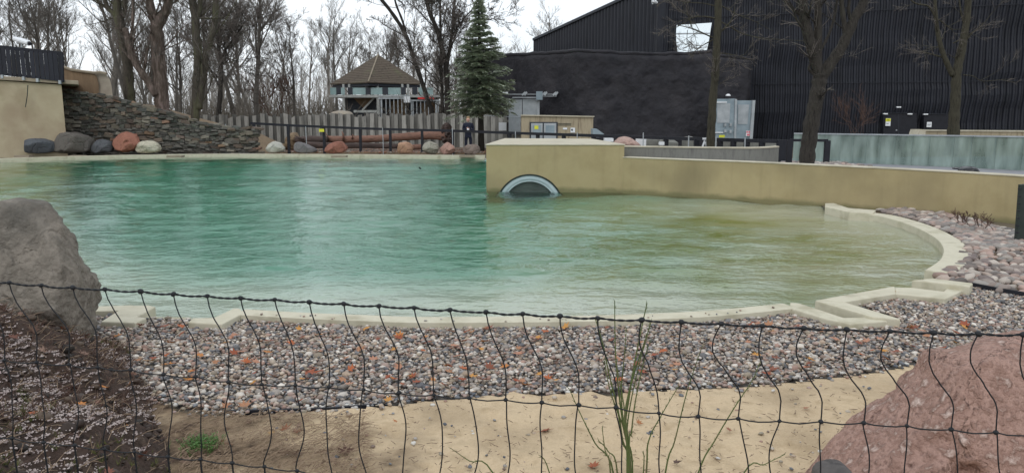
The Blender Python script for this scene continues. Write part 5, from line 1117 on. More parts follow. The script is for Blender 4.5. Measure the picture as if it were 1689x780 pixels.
# ------------------------------------------------------------------ the large trees near the pool, limb by limb
def hero(name, label, D, limbs, mat_='bark', twigs=30, seed=0, tlen=1.2, base_z=0.05, lev=2, tr=.007, group=None, flare=1.0, leaves=0, nside=10):
    rg_ = random.Random(seed); f = limbs[0][0][0]; b = at_d(f[0], f[1], D); root = empty('bare_tree', (b[0], D, base_z), label, 'tree', group)
    tw, bm_ = MB(), MB(); ends = []
    for li, (pts, r0, r1) in enumerate(limbs):
        P = []
        for i, q in enumerate(pts): dd = D + (q[2] if len(q) > 2 else 0); P.append(at_d(q[0], q[1], dd))
        if li == 0: P = [np.array([P[0][0] + (P[0][0] - P[1][0]) * .1, P[0][1], base_z - .1])] + P
        S = smooth3(P, 4); m = len(S); rp_ = r0 * FPXi(D); re = r1 * FPXi(D); rad_ = [rp_ + (re - rp_) * (i / (m - 1)) for i in range(m)]
        if li == 0: rad_[0] *= 1.35 * flare; rad_[1] *= 1.15 * flare
        rad_ = [q * (1 + .06 * math.sin(i * 1.7 + li)) for i, q in enumerate(rad_)]
        mb = MB(); mb.tube(S, rad_, nside if r0 > 5 else 7, wob=.07, seed=seed + li); mb.build('trunk' if li == 0 else 'limb', M[mat_], root, smooth=True)
        big = r0 < 9 or li > 0
        nb = max(2, int(twigs * (1 if li else .3)))
        for k in range(nb):
            t = rg_.uniform(.35 if li == 0 else .12, 1); s_ = t * (m - 1); j = min(int(s_), m - 2); q = S[j] + (S[j + 1] - S[j]) * (s_ - j); dl = S[j + 1] - S[j]; nd = rnd_dir(dl, rg_.uniform(.5, 1.2), rg_); nd[2] += .15; nd /= np.linalg.norm(nd)
            branch(bm_, tw, q, nd, tlen * rg_.uniform(.5, 1.3), max(.012, min(.05, rad_[j] * .35)), lev, rg_, .12, 5, tr)
    if bm_.v: o = bm_.build('branches', M[mat_], root); o['kind'] = 'stuff'
    if tw.v: o = tw.build('twigs', M['twig'], root); o['kind'] = 'stuff'
    return root
def FPXi(D): return D / FPX / 2 * 2 * .5      # radius in metres per pixel of width
hero('t', 'leaning twin stemmed dark tree, left of the three on the stone bank', 38.5, [
    ([(214, 158), (212, 130), (209, 100), (204, 70), (199, 45), (195, 28)], 17, 15), ([(197, 32), (194, 12), (193, -30)], 12, 10), ([(199, 34), (206, 20), (208, -30)], 6, 5), ([(196, 34), (186, 22), (176, 10), (168, -20)], 8, 7)],
    'bark', 9, 3, 2.2, bank_z(-19.4, 38.5))
hero('t', 'forked dark tree with pale peeling bark patch, middle one on the bank', 38.0, [
    ([(267, 172), (265, 140), (263, 110), (260, 80), (259, 55), (257, 42)], 23, 20), ([(258, 48), (253, 28), (248, 12), (244, -30)], 15, 12), ([(259, 48), (268, 28), (276, 12), (283, -30)], 17, 13),
    ([(258, 158, -.2), (248, 140, -.2), (232, 118, -.2), (221, 98, -.2), (214, 78, -.2), (209, 60, -.1), (207, 48, 0)], 13, 9), ([(216, 66, -.2), (219, 40, -.2), (220, 15, -.2), (220, -30, -.2)], 5, 4),
    ([(237, 122, -.1), (242, 92, -.1), (248, 62, -.1), (251, 50, 0)], 5, 3), ([(246, 134, -.2), (250, 110, -.2), (258, 100, -.2)], 2.5, 1.2), ([(272, 78), (284, 66), (297, 50), (314, 38)], 2.5, 1), ([(272, 82), (290, 74), (305, 67), (318, 65)], 2, .8)],
    'peelbark', 7, 5, 2.0, bank_z(-17.6, 38.2))
hero('t', 'tall forked tree with a straight left stem, rightmost on the bank', 37.8, [
    ([(322, 196), (323, 170), (324, 140), (326, 110), (326, 84), (323, 55), (322, 30), (318, 8), (314, -30)], 14, 12), ([(328, 180), (332, 150), (337, 112), (340, 90), (346, 70), (352, 50), (355, 25), (356, 5), (356, -30)], 11, 9),
    ([(322, 36), (329, 18), (331, -30)], 9, 7), ([(322, 26), (316, 8), (312, -20)], 6, 5), ([(328, 178), (340, 158), (348, 138), (352, 122)], 2.5, 1)],
    'bark', 10, 9, 2.0, bank_z(-15.8, 38))
hero('t', 'dark crooked bare tree behind the plank fence right of the bank trees', 47, [([(361, 187), (363, 160), (364, 130), (364, 96)], 9, 7), ([(362, 142), (354, 128), (345, 112), (340, 95)], 4, 2), ([(364, 100), (360, 78), (358, 60), (352, 40)], 5, 2), ([(364, 98), (374, 80), (390, 58), (402, 40)], 4, 1.5), ([(364, 110), (380, 98), (392, 104)], 2.5, 1)], 'darkbark', 12, 11, 3.0, .05, 3, .012)
hero('t', 'slanting slender bare tree leaning left in front of the lookout', 46, [([(713, 187), (708, 172), (700, 148), (690, 118), (680, 90), (672, 64), (660, 42), (645, 20), (628, -2), (618, -20)], 8, 5), ([(669, 52), (662, 30), (654, 10), (646, -20)], 4, 3), ([(700, 150), (702, 120), (698, 90)], 3, 1)], 'darkbark', 8, 14, 2.2, .05, 3, .012)
hero('t', 'tall multi stemmed bare tree just left of the spruce', 45, [([(738, 187), (738, 160), (737, 130), (735, 105), (729, 80), (724, 62), (718, 42), (708, 20), (702, -10)], 10, 6), ([(737, 110), (741, 85), (745, 60), (748, 30), (751, -20)], 6, 4), ([(728, 130), (727, 100), (727, 60), (726, 20), (726, -20)], 5, 3.5), ([(730, 187), (729, 150), (728, 125)], 5, 5), ([(743, 66), (755, 45), (768, 28), (780, 14), (790, -8)], 3, 1.5), ([(716, 45), (712, 20), (712, -10)], 3, 1.5)], 'darkbark', 11, 17, 2.6, .05, 3, .012)
hero('t', 'slender mossy tree standing in front of the rough black block', 24.0, [([(1172, 232), (1174, 200), (1176, 160), (1180, 120), (1182, 80), (1184, 40), (1185, 0), (1186, -30)], 14, 11),
    ([(1181, 64), (1170, 60), (1155, 53), (1140, 47), (1118, 42)], 2.6, 1.2), ([(1181, 64), (1165, 72), (1150, 82), (1138, 92)], 2.2, .9), ([(1183, 32), (1165, 28), (1145, 29), (1128, 38), (1116, 46)], 2.6, .9), ([(1140, 45), (1136, 28), (1128, 16)], 1.5, .5),
    ([(1185, 12), (1160, 6), (1130, 4), (1100, -4)], 2.0, .8), ([(1188, 36), (1205, 45), (1225, 56), (1250, 62), (1290, 66), (1330, 68)], 2.2, .7), ([(1187, 88), (1205, 90), (1232, 97)], 2.0, .8), ([(1190, 10), (1215, 24), (1245, 36), (1275, 52)], 2, .6), ([(1134, 50), (1133, 70), (1137, 76), (1134, 88)], 1.0, .4), ([(1176, 150), (1181, 132), (1184, 125)], 1.5, .5)],
    'mossbark', 4, 21, .9, .05, 2, .005)
hero('t', 'thick gnarled forked tree standing on cobbles behind the ochre wall', 17.6, [([(1331, 260), (1334, 235), (1338, 205), (1344, 175), (1349, 150), (1352, 132), (1353, 122)], 25, 22),
    ([(1353, 128), (1345, 100), (1338, 75), (1331, 50), (1325, 20), (1320, -30)], 19, 15), ([(1350, 110), (1350, 80), (1350, 50), (1349, 10), (1348, -30)], 12, 10), ([(1354, 130), (1370, 105), (1386, 82), (1398, 58), (1410, 30), (1424, 5), (1432, -30)], 19, 13),
    ([(1345, 125), (1334, 112), (1345, 98), (1358, 76), (1368, 55), (1376, 30), (1381, 0), (1384, -20)], 5, 4), ([(1331, 42), (1318, 24), (1302, 10), (1288, -8)], 6, 4), ([(1396, 60), (1391, 30), (1388, 5), (1388, -20)], 9, 6), ([(1405, 40), (1400, 20), (1402, -10)], 6, 4)],
    'darkbark', 3, 25, 1.0, .55, 2, .004, flare=.95, nside=16)
hero('t', 'straight mossy based tree in front of the black doors at the right', 28.5, [([(1572, 222), (1574, 195), (1576, 165), (1577, 135), (1580, 110), (1586, 85), (1592, 50), (1596, 20), (1598, -30)], 19, 9),
    ([(1572, 125), (1562, 105), (1552, 78), (1546, 50), (1543, 20), (1542, -20)], 9, 5), ([(1544, 34), (1538, 20), (1530, 10), (1510, 6), (1496, -6)], 3.5, 2), ([(1590, 40), (1585, 20), (1581, -10)], 3, 2), ([(1572, 72), (1590, 62), (1603, 54), (1620, 42), (1636, 22)], 2.2, .8), ([(1548, 32), (1560, 42), (1572, 49), (1584, 48)], 1.8, .8), ([(1588, 124), (1605, 126), (1620, 134), (1650, 132), (1672, 130)], 1.6, .6), ([(1556, 76), (1538, 79), (1522, 84)], 1.6, .6)],
    'mossbark', 3, 29, 1.1, .5, 2, .005)
# rust coloured leaves left on the low twig
lf = MB()
rg_ = random.Random(3)
for k in range(16):
    p = at_d(rg_.uniform(1610, 1670), rg_.uniform(124, 150), 28.4 + rg_.uniform(-.3, .3)); e = .03; lf.add([p, p + np.array([e, .01, .02]), p + np.array([e * .6, 0, -.06]), p + np.array([-e * .4, .01, -.03])], [[0, 1, 2, 3]])
# shrubs
def shrub(x, y, D, w_, h_, n, mt, lab, seed, r=.012):
    rg_ = random.Random(seed); b = at_d(x, y, D); t = empty('bare_shrub', (b[0], D, max(0, b[2])), lab, 'shrub'); mb, tw = MB(), MB()
    for k in range(n): a = np.array([b[0] + rg_.gauss(0, w_ * .12), D + rg_.gauss(0, .2), max(0, b[2])]); d = np.array([rg_.gauss(0, .45), rg_.gauss(0, .3), 1]); branch(mb, tw, a, d / np.linalg.norm(d), h_ * rg_.uniform(.6, 1), r * 1.5, 2, rg_, .2, 6, r)
    if mb.v: mb.build('stems', M[mt], t)['kind'] = 'stuff'
    if tw.v: tw.build('twigs', M[mt], t)['kind'] = 'stuff'
shrub(1405, 222, 27.8, 1.3, 1.6, 9, 'redstem', 'rust coloured leafless shrub behind the glass barrier before the hall', 5, .005)
shrub(440, 192, 56, 5, 3.6, 12, 'redstem', 'reddish bare shrub in the wood behind the plank fence', 6, .02)

# ------------------------------------------------------------------ spruce
sp = empty('spruce_tree', at_d(794, 252, 37.5) * np.array([1, 1, 0]), 'green spruce tree with drooping boughs beside the standing person', 'spruce')
b = at_d(794, 252, 37.5); tz = at_d(791, -14, 37.5)[2]; DT = 37.5; X0 = b[0]
mb = MB(); mb.tube([(X0, DT, 0), (X0 - .02, DT, 2), (X0 - .05, DT, 5), (X0 - .1, DT, tz)], [.17, .13, .09, .015], 8); mb.build('trunk', M['darkbark'], sp, smooth=True)
def half_w(z):  # crown half width, measured from the photograph at heights
    ys_ = [(200, 34), (190, 42), (170, 48), (150, 47), (130, 43), (110, 37), (90, 31), (75, 24), (60, 17), (45, 11), (30, 7), (15, 5), (0, 3.5), (-14, 1)]
    zz_ = [at_d(794, y, DT)[2] for y, _ in ys_]; ww = [w * DT / FPX for _, w in ys_]; return float(np.interp(z, zz_, ww))
srg = random.Random(2); bough, needles = MB(), MB()
z = at_d(794, 186, DT)[2]
def needle_tuft(p, d, ln, droop=.25, ws=1.0):
    d = np.array(d); n_ = 9
    for i in range(n_):
        t = i / n_; q = p + d * ln * t + np.array([0, 0, -droop * ln * t * t])
        for sgn in (-1, 1):
            side = np.cross(d, [0, 0, 1.]); side /= np.linalg.norm(side) + 1e-9; w_ = ws * (.13 * (1 - .5 * t)) * srg.uniform(.7, 1.3)
            tip = q + side * sgn * w_ + d * .07 + np.array([0, 0, srg.uniform(-.05, .035)]); k = d * .035 + np.array([0, 0, .010])
            needles.add([q - k, q + k, tip + k * .4, tip - k * .4], [[0, 1, 2, 3]])
zs0 = z; NB = 255
for kb in range(NB):
    fz = kb / NB; z = zs0 + (tz - .25 - zs0) * fz ** 1.15; w_ = half_w(z); a = kb * 2.39996 + srg.uniform(-.3, .3); ln = w_ * srg.choice((srg.uniform(.5, .85), srg.uniform(.85, 1.08), srg.uniform(.9, 1.22)))
    if srg.random() < .12: continue
    el = srg.uniform(-.05, .25) + .25 * fz; m = 5 if ln > .5 else 3
    d = np.array([math.cos(a), math.sin(a), el]); p0 = np.array([X0 - .05 * z / 5, DT, z + srg.uniform(-.1, .1)]); dr_ = srg.uniform(.18, .42)
    pts = [p0 + d * ln * i / m + np.array([0, 0, -dr_ * ln * (i / m) ** 2 + .14 * ln * (i / m) ** 4]) for i in range(m + 1)]
    bough.tube(pts, [.022 * (1 - .8 * i / m) for i in range(m + 1)], 3, cap=False)
    for i in range(1, m + 1):
        dl = pts[i] - pts[i - 1]; dl /= np.linalg.norm(dl)
        for sgn in (-1, 1, 0):
            side = np.cross(dl, [0, 0, 1.]); side /= np.linalg.norm(side); e = dl * srg.uniform(.6, .95) + side * sgn * .8; e /= np.linalg.norm(e); L2 = (.16 + .28 * ln * (1 - abs(i / m - .6))) * srg.uniform(.6, 1.2) if sgn else .24
            needle_tuft(pts[i], e, min(L2, .6, .10 + .55 * w_), srg.uniform(.1, .6), min(1, .25 + w_ * .9))
bough.build('boughs', M['darkbark'], sp)['kind'] = 'stuff'; needles.build('needles', M['needle'], sp)['kind'] = 'stuff'
print('needles', len(needles.f))

# ------------------------------------------------------------------ person
pD = 35.85; f0_ = at_d(772.5, 243, pD); px0 = f0_[0]; hz = at_d(772, 193, pD)[2]; bz = .05; sH = (hz - bz) / 1.75
per = empty('person', (px0, pD, bz), 'person in a dark jacket and trousers standing by the spruce holding something white', 'person')
def body(name, verts, edges, radii, m_, root=0):
    me = bpy.data.meshes.new(name); me.from_pydata([(px0 + x * sH - per.location[0], y * sH, z * sH) for x, y, z in verts], edges, [])
    o = bpy.data.objects.new(name, me); col.objects.link(o); o.parent = per; s_ = o.modifiers.new('skin', 'SKIN')
    for i, r_ in enumerate(radii): me.skin_vertices[0].data[i].radius = (r_[0] * sH, r_[1] * sH) if hasattr(r_, '__len__') else (r_ * sH, r_ * sH); me.skin_vertices[0].data[i].use_root = (i == root)
    s_.use_smooth_shade = True; b_ = o.modifiers.new('sub', 'SUBSURF'); b_.levels = b_.render_levels = 1; me.materials.append(M[m_]); return o
body('jacket', [(0, 0, .92), (0, 0, 1.08), (0, 0, 1.28), (0, 0, 1.42), (0, 0, 1.50), (.18, 0, 1.40), (-.18, 0, 1.40), (.25, .03, 1.15), (-.25, .02, 1.15), (.10, -.2, 1.16), (-.08, -.22, 1.20), (0, 0, .80)],
     [(11, 0), (0, 1), (1, 2), (2, 3), (3, 4), (3, 5), (3, 6), (5, 7), (6, 8), (7, 9), (8, 10)], [(.17, .13), (.165, .125), (.185, .13), (.14, .11), .065, .075, .075, .062, .062, .045, .045, (.18, .14)], 'jacket')
body('trousers', [(0, 0, .92), (.095, 0, .80), (-.095, 0, .80), (.115, -.01, .48), (-.11, -.01, .48), (.12, 0, .10), (-.11, 0, .10)], [(0, 1), (0, 2), (1, 3), (2, 4), (3, 5), (4, 6)], [(.10, .09), .088, .088, .07, .07, .06, .06], 'trouser')
body('head', [(0, 0, 1.50), (0, -.01, 1.56), (0, -.02, 1.62), (0, -.01, 1.70)], [(0, 1), (1, 2), (2, 3)], [.06, .075, (.095, .105), (.085, .095)], 'skin', 0)
bv, bf = ICO[3]; mb = MB(); mb.add([(px0 + (v_[0] * .086) * sH, pD + (v_[1] * .085 + .035) * sH, bz + (1.715 + v_[2] * .06 - (.05 if v_[1] > 0 else 0)) * sH) for v_ in bv if 1], bf)
mb.build('hair', M['hair'], per, smooth=True)
def pbox(name, x0, x1, y0, y1, z0, z1, m_): mb = MB(); mb.box(px0 + x0 * sH, px0 + x1 * sH, pD + y0 * sH, pD + y1 * sH, bz + z0 * sH, bz + z1 * sH, .004); return mb.build(name, M[m_], per)
mb = MB(); mb.tube([(px0, pD - .118 * sH, bz + 1.62 * sH), (px0, pD - .14 * sH, bz + 1.585 * sH)], [.012, .018], 6); mb.build('nose', M['skin'], per)
for sx_ in (-1, 1):
    pbox('eye', sx_ * .032 - .01, sx_ * .032 + .01, -.128, -.112, 1.622, 1.634, 'ink'); pbox('ear', sx_ * .082 - .01, sx_ * .082 + .01, -.01, .03, 1.58, 1.64, 'skin')
    mb = MB(); mb.tube([(px0 + sx_ * .115 * sH, pD + .06 * sH, bz + .045), (px0 + sx_ * .12 * sH, pD - .06 * sH, bz + .05), (px0 + sx_ * .13 * sH, pD - .19 * sH, bz + .035)], [.045, .05, .035], 8); mb.build('shoe', M['black'], per, smooth=True)
    hx, hy, hz_ = (.08, -.22, 1.16) if sx_ > 0 else (-.06, -.24, 1.21)
    V_ = [(hx, hy, hz_), (hx - sx_ * .06, hy - .03, hz_)] ; E_ = [(0, 1)]; Rr = [.032, (.034, .02)]
    for q_ in range(4): i0 = len(V_); V_ += [(hx - sx_ * .10, hy - .04 + .0 * q_, hz_ + .027 - .018 * q_), (hx - sx_ * (.125 - .006 * q_), hy - .015, hz_ + .024 - .018 * q_)]; E_ += [(1, i0), (i0, i0 + 1)]; Rr += [.009, .008]
    i0 = len(V_); V_ += [(hx - sx_ * .03, hy - .03, hz_ + .045), (hx - sx_ * .06, hy - .04, hz_ + .06)]; E_ += [(0, i0), (i0, i0 + 1)]; Rr += [.012, .009]; body('hand', V_, E_, Rr, 'skin')
pbox('mouth', -.022, .022, -.120, -.104, 1.555, 1.563, 'pinksign')
mb = MB(); mb.tube([(px0 + .01 * sH, pD - .30 * sH, bz + 1.09 * sH), (px0 + .005 * sH, pD - .30 * sH, bz + 1.22 * sH)], [.05, .045], 10); tag(mb.build('white_cup', M['white'], origin=(px0, pD - .3, bz + 1.02 * sH)), 'small white object held in front of the person', 'cup')

# ------------------------------------------------------------------ broom plant in the foreground
bp = empty('broom_plant', (at_d(1040, 700, 2.7)[0], 2.7, .05), 'upright green broom stems rising from the sand behind the net', 'plant')
def cp(l): return [(830 + x / 2.438, 460 + y / 2.438) for x, y in l]
ST = [cp([(512, 780), (480, 650), (462, 530), (430, 400), (400, 260), (372, 165)]), cp([(512, 780), (485, 600), (468, 480), (452, 300), (448, 90)]), cp([(500, 740), (485, 600), (475, 450), (488, 300), (495, 200)]),
      cp([(505, 760), (490, 600), (505, 480), (530, 330), (560, 180), (578, 100)]), cp([(500, 720), (488, 560), (520, 400), (560, 280), (595, 170)]), cp([(500, 740), (497, 620), (512, 500), (545, 350), (580, 230)]), cp([(505, 700), (515, 620), (530, 500), (560, 350), (590, 250)]),
      cp([(445, 790), (370, 660), (310, 540), (265, 440)]), cp([(432, 785), (412, 700), (398, 600)]), cp([(650, 790), (690, 650), (740, 450), (800, 270)]), cp([(575, 790), (585, 650), (640, 540), (705, 430)]), cp([(780, 790), (850, 650), (940, 500), (1000, 410), (1035, 330)]),
      cp([(960, 790), (1050, 745), (1130, 705)]), cp([(190, 790), (150, 710)]), cp([(563, 790), (563, 690)]), [(815, 782), (775, 760), (744, 739)], cp([(520, 790), (498, 640), (440, 480), (415, 380), (408, 330)]), cp([(508, 780), (492, 560), (470, 420), (455, 340)]), cp([(460, 790), (420, 690), (385, 650)])]
brg = random.Random(9)
for i, s_ in enumerate(ST):
    dd = 2.7 + brg.uniform(-.12, .12); P = [at_d(x, y, dd + .0) for x, y in s_]; g = np.array([P[0][0] + (P[0][0] - P[1][0]) * .8 * 0 + (bp.location[0] - P[0][0]) * .45, dd, .03]); P = [g] + P
    S = smooth3(P, 5); m = len(S); r0 = .0054 if i in (0, 1, 3, 4) else .0040; mb = MB(); mb.tube(S, [r0 * (1 - .72 * k / (m - 1)) for k in range(m)], 6, cap=False)
    for k in range(3, m): # tiny leaf buds
        if brg.random() < .9: q = S[k]; e = rnd_dir(S[k] - S[k - 1], .5, brg); twig_cone(mb, q, q + e * .016, .0022)
    mb.build('stem', M['stem'], bp, smooth=True)

# ------------------------------------------------------------------ net fence
nf_ = empty('net_fence', (0, 2.2, .05), 'black knotted wire net fence crossing the whole foreground', 'fence')
topk = [(-42, 462), (15, 466), (68, 470.5), (120, 474), (173, 477), (232, 480.5), (286, 485), (342, 488), (397, 491.5), (453, 494), (510, 498), (567, 501), (625, 504.5), (683, 507.5), (742, 511), (801.5, 514.5), (862, 517.5), (923.5, 521), (986, 524.5), (1058.5, 527.5), (1124, 531), (1190, 533.7), (1257.5, 537.3), (1326, 541), (1397, 543.3), (1468, 546), (1540, 548.6), (1614, 550.6), (1688, 551.5), (1764, 552)]
mid = [(7, 594), (60, 597), (114, 601), (161, 605.5), (215.5, 609.7), (269.7, 617), (322.7, 621), (376.8, 629.4), (431.6, 633.5), (487, 635), (542.7, 638), (599.8, 642.5), (657.6, 647.5), (715.4, 651), (773.7, 656), (834, 659), (893.6, 663.4), (954.7, 667.5), (1016, 671.6), (1086.8, 681), (1151.6, 686.4), (1217.6, 690), (1285.5, 694), (1354, 695), (1424.8, 697), (1495.8, 702), (1569, 707.7), (1642.6, 712.7), (1718, 717), (1795, 722)]
low = [(20, 722), (72, 729), (123, 734), (172, 740), (221.7, 744.6), (277, 752.6), (330.7, 757), (383, 763), (436, 769), (490, 776), (548, 783), (604, 789), (662, 794), (722, 800), (778, 806), (836, 812), (896, 818), (958, 823), (1028, 829), (1090, 834), (1155, 838), (1222, 842), (1290, 846), (1360, 849), (1430, 852), (1502, 856), (1574, 859), (1650, 862), (1722, 866), (1798, 870)]
for lst in (topk, mid, low):      # the net runs on past both edges of the view
    for _ in range(6):
        a_, b_ = lst[0], lst[1]; lst.insert(0, (2 * a_[0] - b_[0], 2 * a_[1] - b_[1])); a_, b_ = lst[-1], lst[-2]; lst.append((a_[0] + 76, a_[1] + .6))
BUL = [6, -8, 9, 7, -6, 8] + [8, 6, 10, 8, 5, 10, 6, -8, 14, 12, -8, -11, 10, 13, 14, 5, -3, -10, 4, 0, 3, 14, -20, -5, 6, -6, 10, 4, 8, 5] + [6, -8, 9, 5, -7, 8]
def nD(x): return 2.42 - .42 * (x / 1689)
nrg = random.Random(4)
def NP(p, dd=0): return at_d(p[0], p[1], nD(p[0]) + dd)
for row, r_ in ((topk, .0046), (mid, .0022), (low, .0022)):
    P = []
    for i in range(len(row) - 1):
        a, b_ = NP(row[i]), NP(row[i + 1]); 
        for k in range(4): t = k / 4; P.append(a + (b_ - a) * t - np.array([0, 0, .004 * math.sin(math.pi * t) * (1 if row is topk else 1.6)]) + np.array([0, 0, nrg.gauss(0, .0006)]))
    P.append(NP(row[-1])); mb = MB()
    if row is topk:    # twisted rope: two strands
        Q = smooth3(P, 4); 
        for ph in (0, math.pi): mb.tube([q + np.array([0, math.cos(ph + i * .9), math.sin(ph + i * .9)]) * .0018 for i, q in enumerate(Q)], .0023, 5, cap=False)
    else: mb.tube(P, r_, 6, cap=False)
    mb.build('horizontal_strand', M['twine'], nf_, smooth=True)
kv, kf = ICO[2]; kme = bpy.data.meshes.new('knot'); kme.from_pydata((kv * np.array([.0105, .0095, .0088])).tolist(), [], kf); kme.polygons.foreach_set('use_smooth', [True] * len(kme.polygons)); kme.materials.append(M['twine'])
base = nf_.location
for row, s_ in ((topk, 1.0), (mid, .82), (low, .82)):
    for p in row:
        q = NP(p); o = bpy.data.objects.new('knot', kme); col.objects.link(o); o.parent = nf_; o.location = Vector(q) - base; k = s_ * .86 * nrg.uniform(.9, 1.15); o.scale = (k, k, k); o.rotation_euler = (nrg.uniform(-.5, .5), nrg.uniform(-.5, .5), nrg.uniform(-.5, .5))
prL = [(0, 0), (.12, .10), (.25, .30), (.40, .62), (.52, .86), (.64, .98), (.78, 1.0), (.9, 1.0), (1, 1)]
prR = [(0, 0), (.15, -.18), (.3, -.24), (.42, -.06), (.55, .38), (.68, .95), (.78, 1.12), (.9, 1.06), (1, 1)]
pr2 = [(0, 0), (.15, .12), (.35, .62), (.5, .86), (.7, 1.02), (.85, 1.02), (1, 1)]
def prof_at(pr, t): return float(np.interp(t, [a for a, _ in pr], [b for _, b in pr]))
for i in range(len(topk)):
    mb = MB(); P = []; wR = min(max((topk[i][0] - 850) / 350, 0), 1)
    for k in range(25):
        t = k / 24; tt_ = t + nrg.uniform(-.004, .004); g = prof_at(prL, tt_) * (1 - wR) + prof_at(prR, tt_) * wR; dx = mid[i][0] - topk[i][0]
        amp_ = (1 if wR < .5 else 1) ; x = topk[i][0] + g * dx * 1.0 + (t - g) * dx * (.55 if i == 25 else 0) - (8 * math.sin(math.pi * min(1, t * 2.2)) if wR > .3 and i % 2 else 0); x += 2.0 * math.sin(t * 6.28 + i * 1.3) * math.sin(math.pi * t); y = topk[i][1] + (mid[i][1] - topk[i][1]) * t; P.append(NP((x, y), nrg.gauss(0, .0012)))
    mb.tube(P, .0021, 6, cap=False)
    P = []; 
    for k in range(21):
        t = k / 20; dx = (low[i][0] - mid[i][0]); x = mid[i][0] + dx * t + BUL[i] * math.sin(math.pi * min(1, t * 1.05)) ** 1.3 + 1.8 * math.sin(t * 9 + i); y = mid[i][1] + (low[i][1] - mid[i][1]) * t; P.append(NP((x, y), nrg.gauss(0, .0012)))
    mb.tube(P, .0021, 6, cap=False); e = NP(low[i]); mb.tube([e, (e[0] + .01, e[1], e[2] * .7), (e[0], e[1] + .02, max(.05, 0))], .003, 5, cap=False)
    mb.build('vertical_strand', M['twine'], nf_, smooth=True)

# ------------------------------------------------------------------ litter, tufts and leaves
def leaf_mesh(seed):
    rg_ = random.Random(seed); lob = [(0, 1.0), (.42, .45), (.75, .95), (1.15, .42), (1.5, .8), (2.2, .35), (2.9, .42)]; pts = [(0., 0.)]
    full = [(-a, r_) for a, r_ in lob[::-1]][:-1] + lob; V = [(0, 0, .05)]; 
    for a, r_ in full: r2 = r_ * rg_.uniform(.85, 1.15); V.append((math.sin(a) * r2, math.cos(a) * r2, rg_.uniform(-.02, .28) * r_))
    n = len(V) - 1; F = [[0, i + 1, i] for i in range(1, n)]; V.append((.02, -.25, .02)); V.append((0, -1.0, .12)); V.append((-.02, -.25, .02)); F.append([n + 1, n + 2, n + 3])
    me = bpy.data.meshes.new('leaf'); me.from_pydata(V, [], F); me.materials.append(M['leaf']); return me
LM = [leaf_mesh(i) for i in range(8)]
LCOL = [(.42, .12, .04), (.50, .20, .05), (.30, .08, .035), (.40, .20, .11), (.55, .27, .06), (.24, .085, .05), (.44, .22, .14)]
lrg = random.Random(15)
def leaf(x, y, z, px, lab, grp, c_=None, tilt=.35, D=None):
    p = at_z(x, y, z) if D is None else at_d(x, y, D); o = bpy.data.objects.new('fallen_leaf', lrg.choice(LM)); col.objects.link(o); s_ = px * .66 * p[1] / FPX; o.scale = (s_, s_, s_); o.location = Vector((p[0], p[1], p[2])); o.rotation_euler = (lrg.uniform(-tilt, tilt) + .15, lrg.uniform(-tilt, tilt), lrg.uniform(0, 6.28))
    c_ = c_ or lrg.choice(LCOL); o.color = (*c_, 1); tag(o, lab, 'leaf', grp)
    s2 = o.modifiers.new('thickness', 'SOLIDIFY'); s2.thickness = .02; return o
cp2 = lambda l: [(400 + x / 2.438, 460 + y / 2.438) for x, y in l]
for (x, y, px, lab) in ((279, 600, 24, 'bright rust red maple leaf lying on the pebbles at the left'), (445, 562, 20, 'orange brown maple leaf near the left spillway notch'), (511, 614, 32, 'wide dark rust leaf on pebbles between two net strands'), (574, 633, 20, 'bright orange brown curled leaf low on the pebbles'), (640, 659, 18, 'orange leaf at the lower edge of the pebbles'),
                        (901, 546, 18, 'bright orange leaf high on the pebbles near the water'), (797, 625, 26, 'twisted red brown leaf at the pebble edge in the middle'), (740, 612, 15, 'small ochre leaf standing on the pebbles'), (853, 582, 22, 'dull orange leaf among the centre pebbles'), (1018, 627, 20, 'orange red leaf behind the broom stems'), (1271, 546, 15, 'red brown leaf below the top net strand at the right'), (1250, 585, 20, 'dark red leaf half under a net strand at the right'), (1481, 579, 16, 'yellow orange leaf on pebbles by the red boulder'),
                        (1450, 558, 15, 'orange leaf just above the yellow one by the boulder'), (1484, 483, 16, 'curled orange leaf beside the upper spillway notch'), (1592, 535, 22, 'tan pink leaf on pebbles at the far right'), (1556, 573, 13, 'small red leaf near the top of the red boulder'), (371, 669, 22, 'vivid orange leaf at the end of the black edging'), (404, 668, 24, 'curled tan orange leaf on the black edging'), (494, 660, 14, 'small orange leaf above the edging strip')):
    leaf(x, y, .105, px, lab, 'fallen leaves on the pebbles')
for (x, y, px, c_, lab) in ((897, 710, 26, (.28, .09, .05), 'dark red curled leaf on the open sand'), (979, 768, 24, (.30, .09, .04), 'red brown leaf on sand beside the broom stems'), (1115, 762, 18, (.10, .06, .045), 'dark brown crumpled leaf on the sand'), (1054, 697, 14, (.38, .17, .07), 'small orange leaf on sand under a net strand'), (1202, 708, 12, (.28, .12, .07), 'tiny brown leaf on sand right of the broom stems'), (1331, 672, 14, (.35, .14, .08), 'small reddish leaf on sand before the red boulder'), (653, 694, 10, (.4, .15, .05), 'tiny orange leaf in the middle of the sand'), (571, 744, 30, (.10, .05, .035), 'long dark curled leaf on the sand left of centre'), (447, 714, 16, (.42, .28, .14), 'pale tan leaf on the brown soil')):
    leaf(x, y, .105, px, lab, 'fallen leaves on the sand', c_)
for k in range(200):
    x, y = lrg.uniform(180, 1680), lrg.uniform(533, 655); p = at_z(x, y, .1)
    if y > 640 - abs(x - 700) * .03: y -= 20
    if inside(peb_poly, np.array([p[0]]), np.array([p[1]]))[0]: leaf(x, y, .10, lrg.uniform(9, 21), 'small brown or orange leaf scattered on the pebbles', 'small leaves scattered on the pebbles')
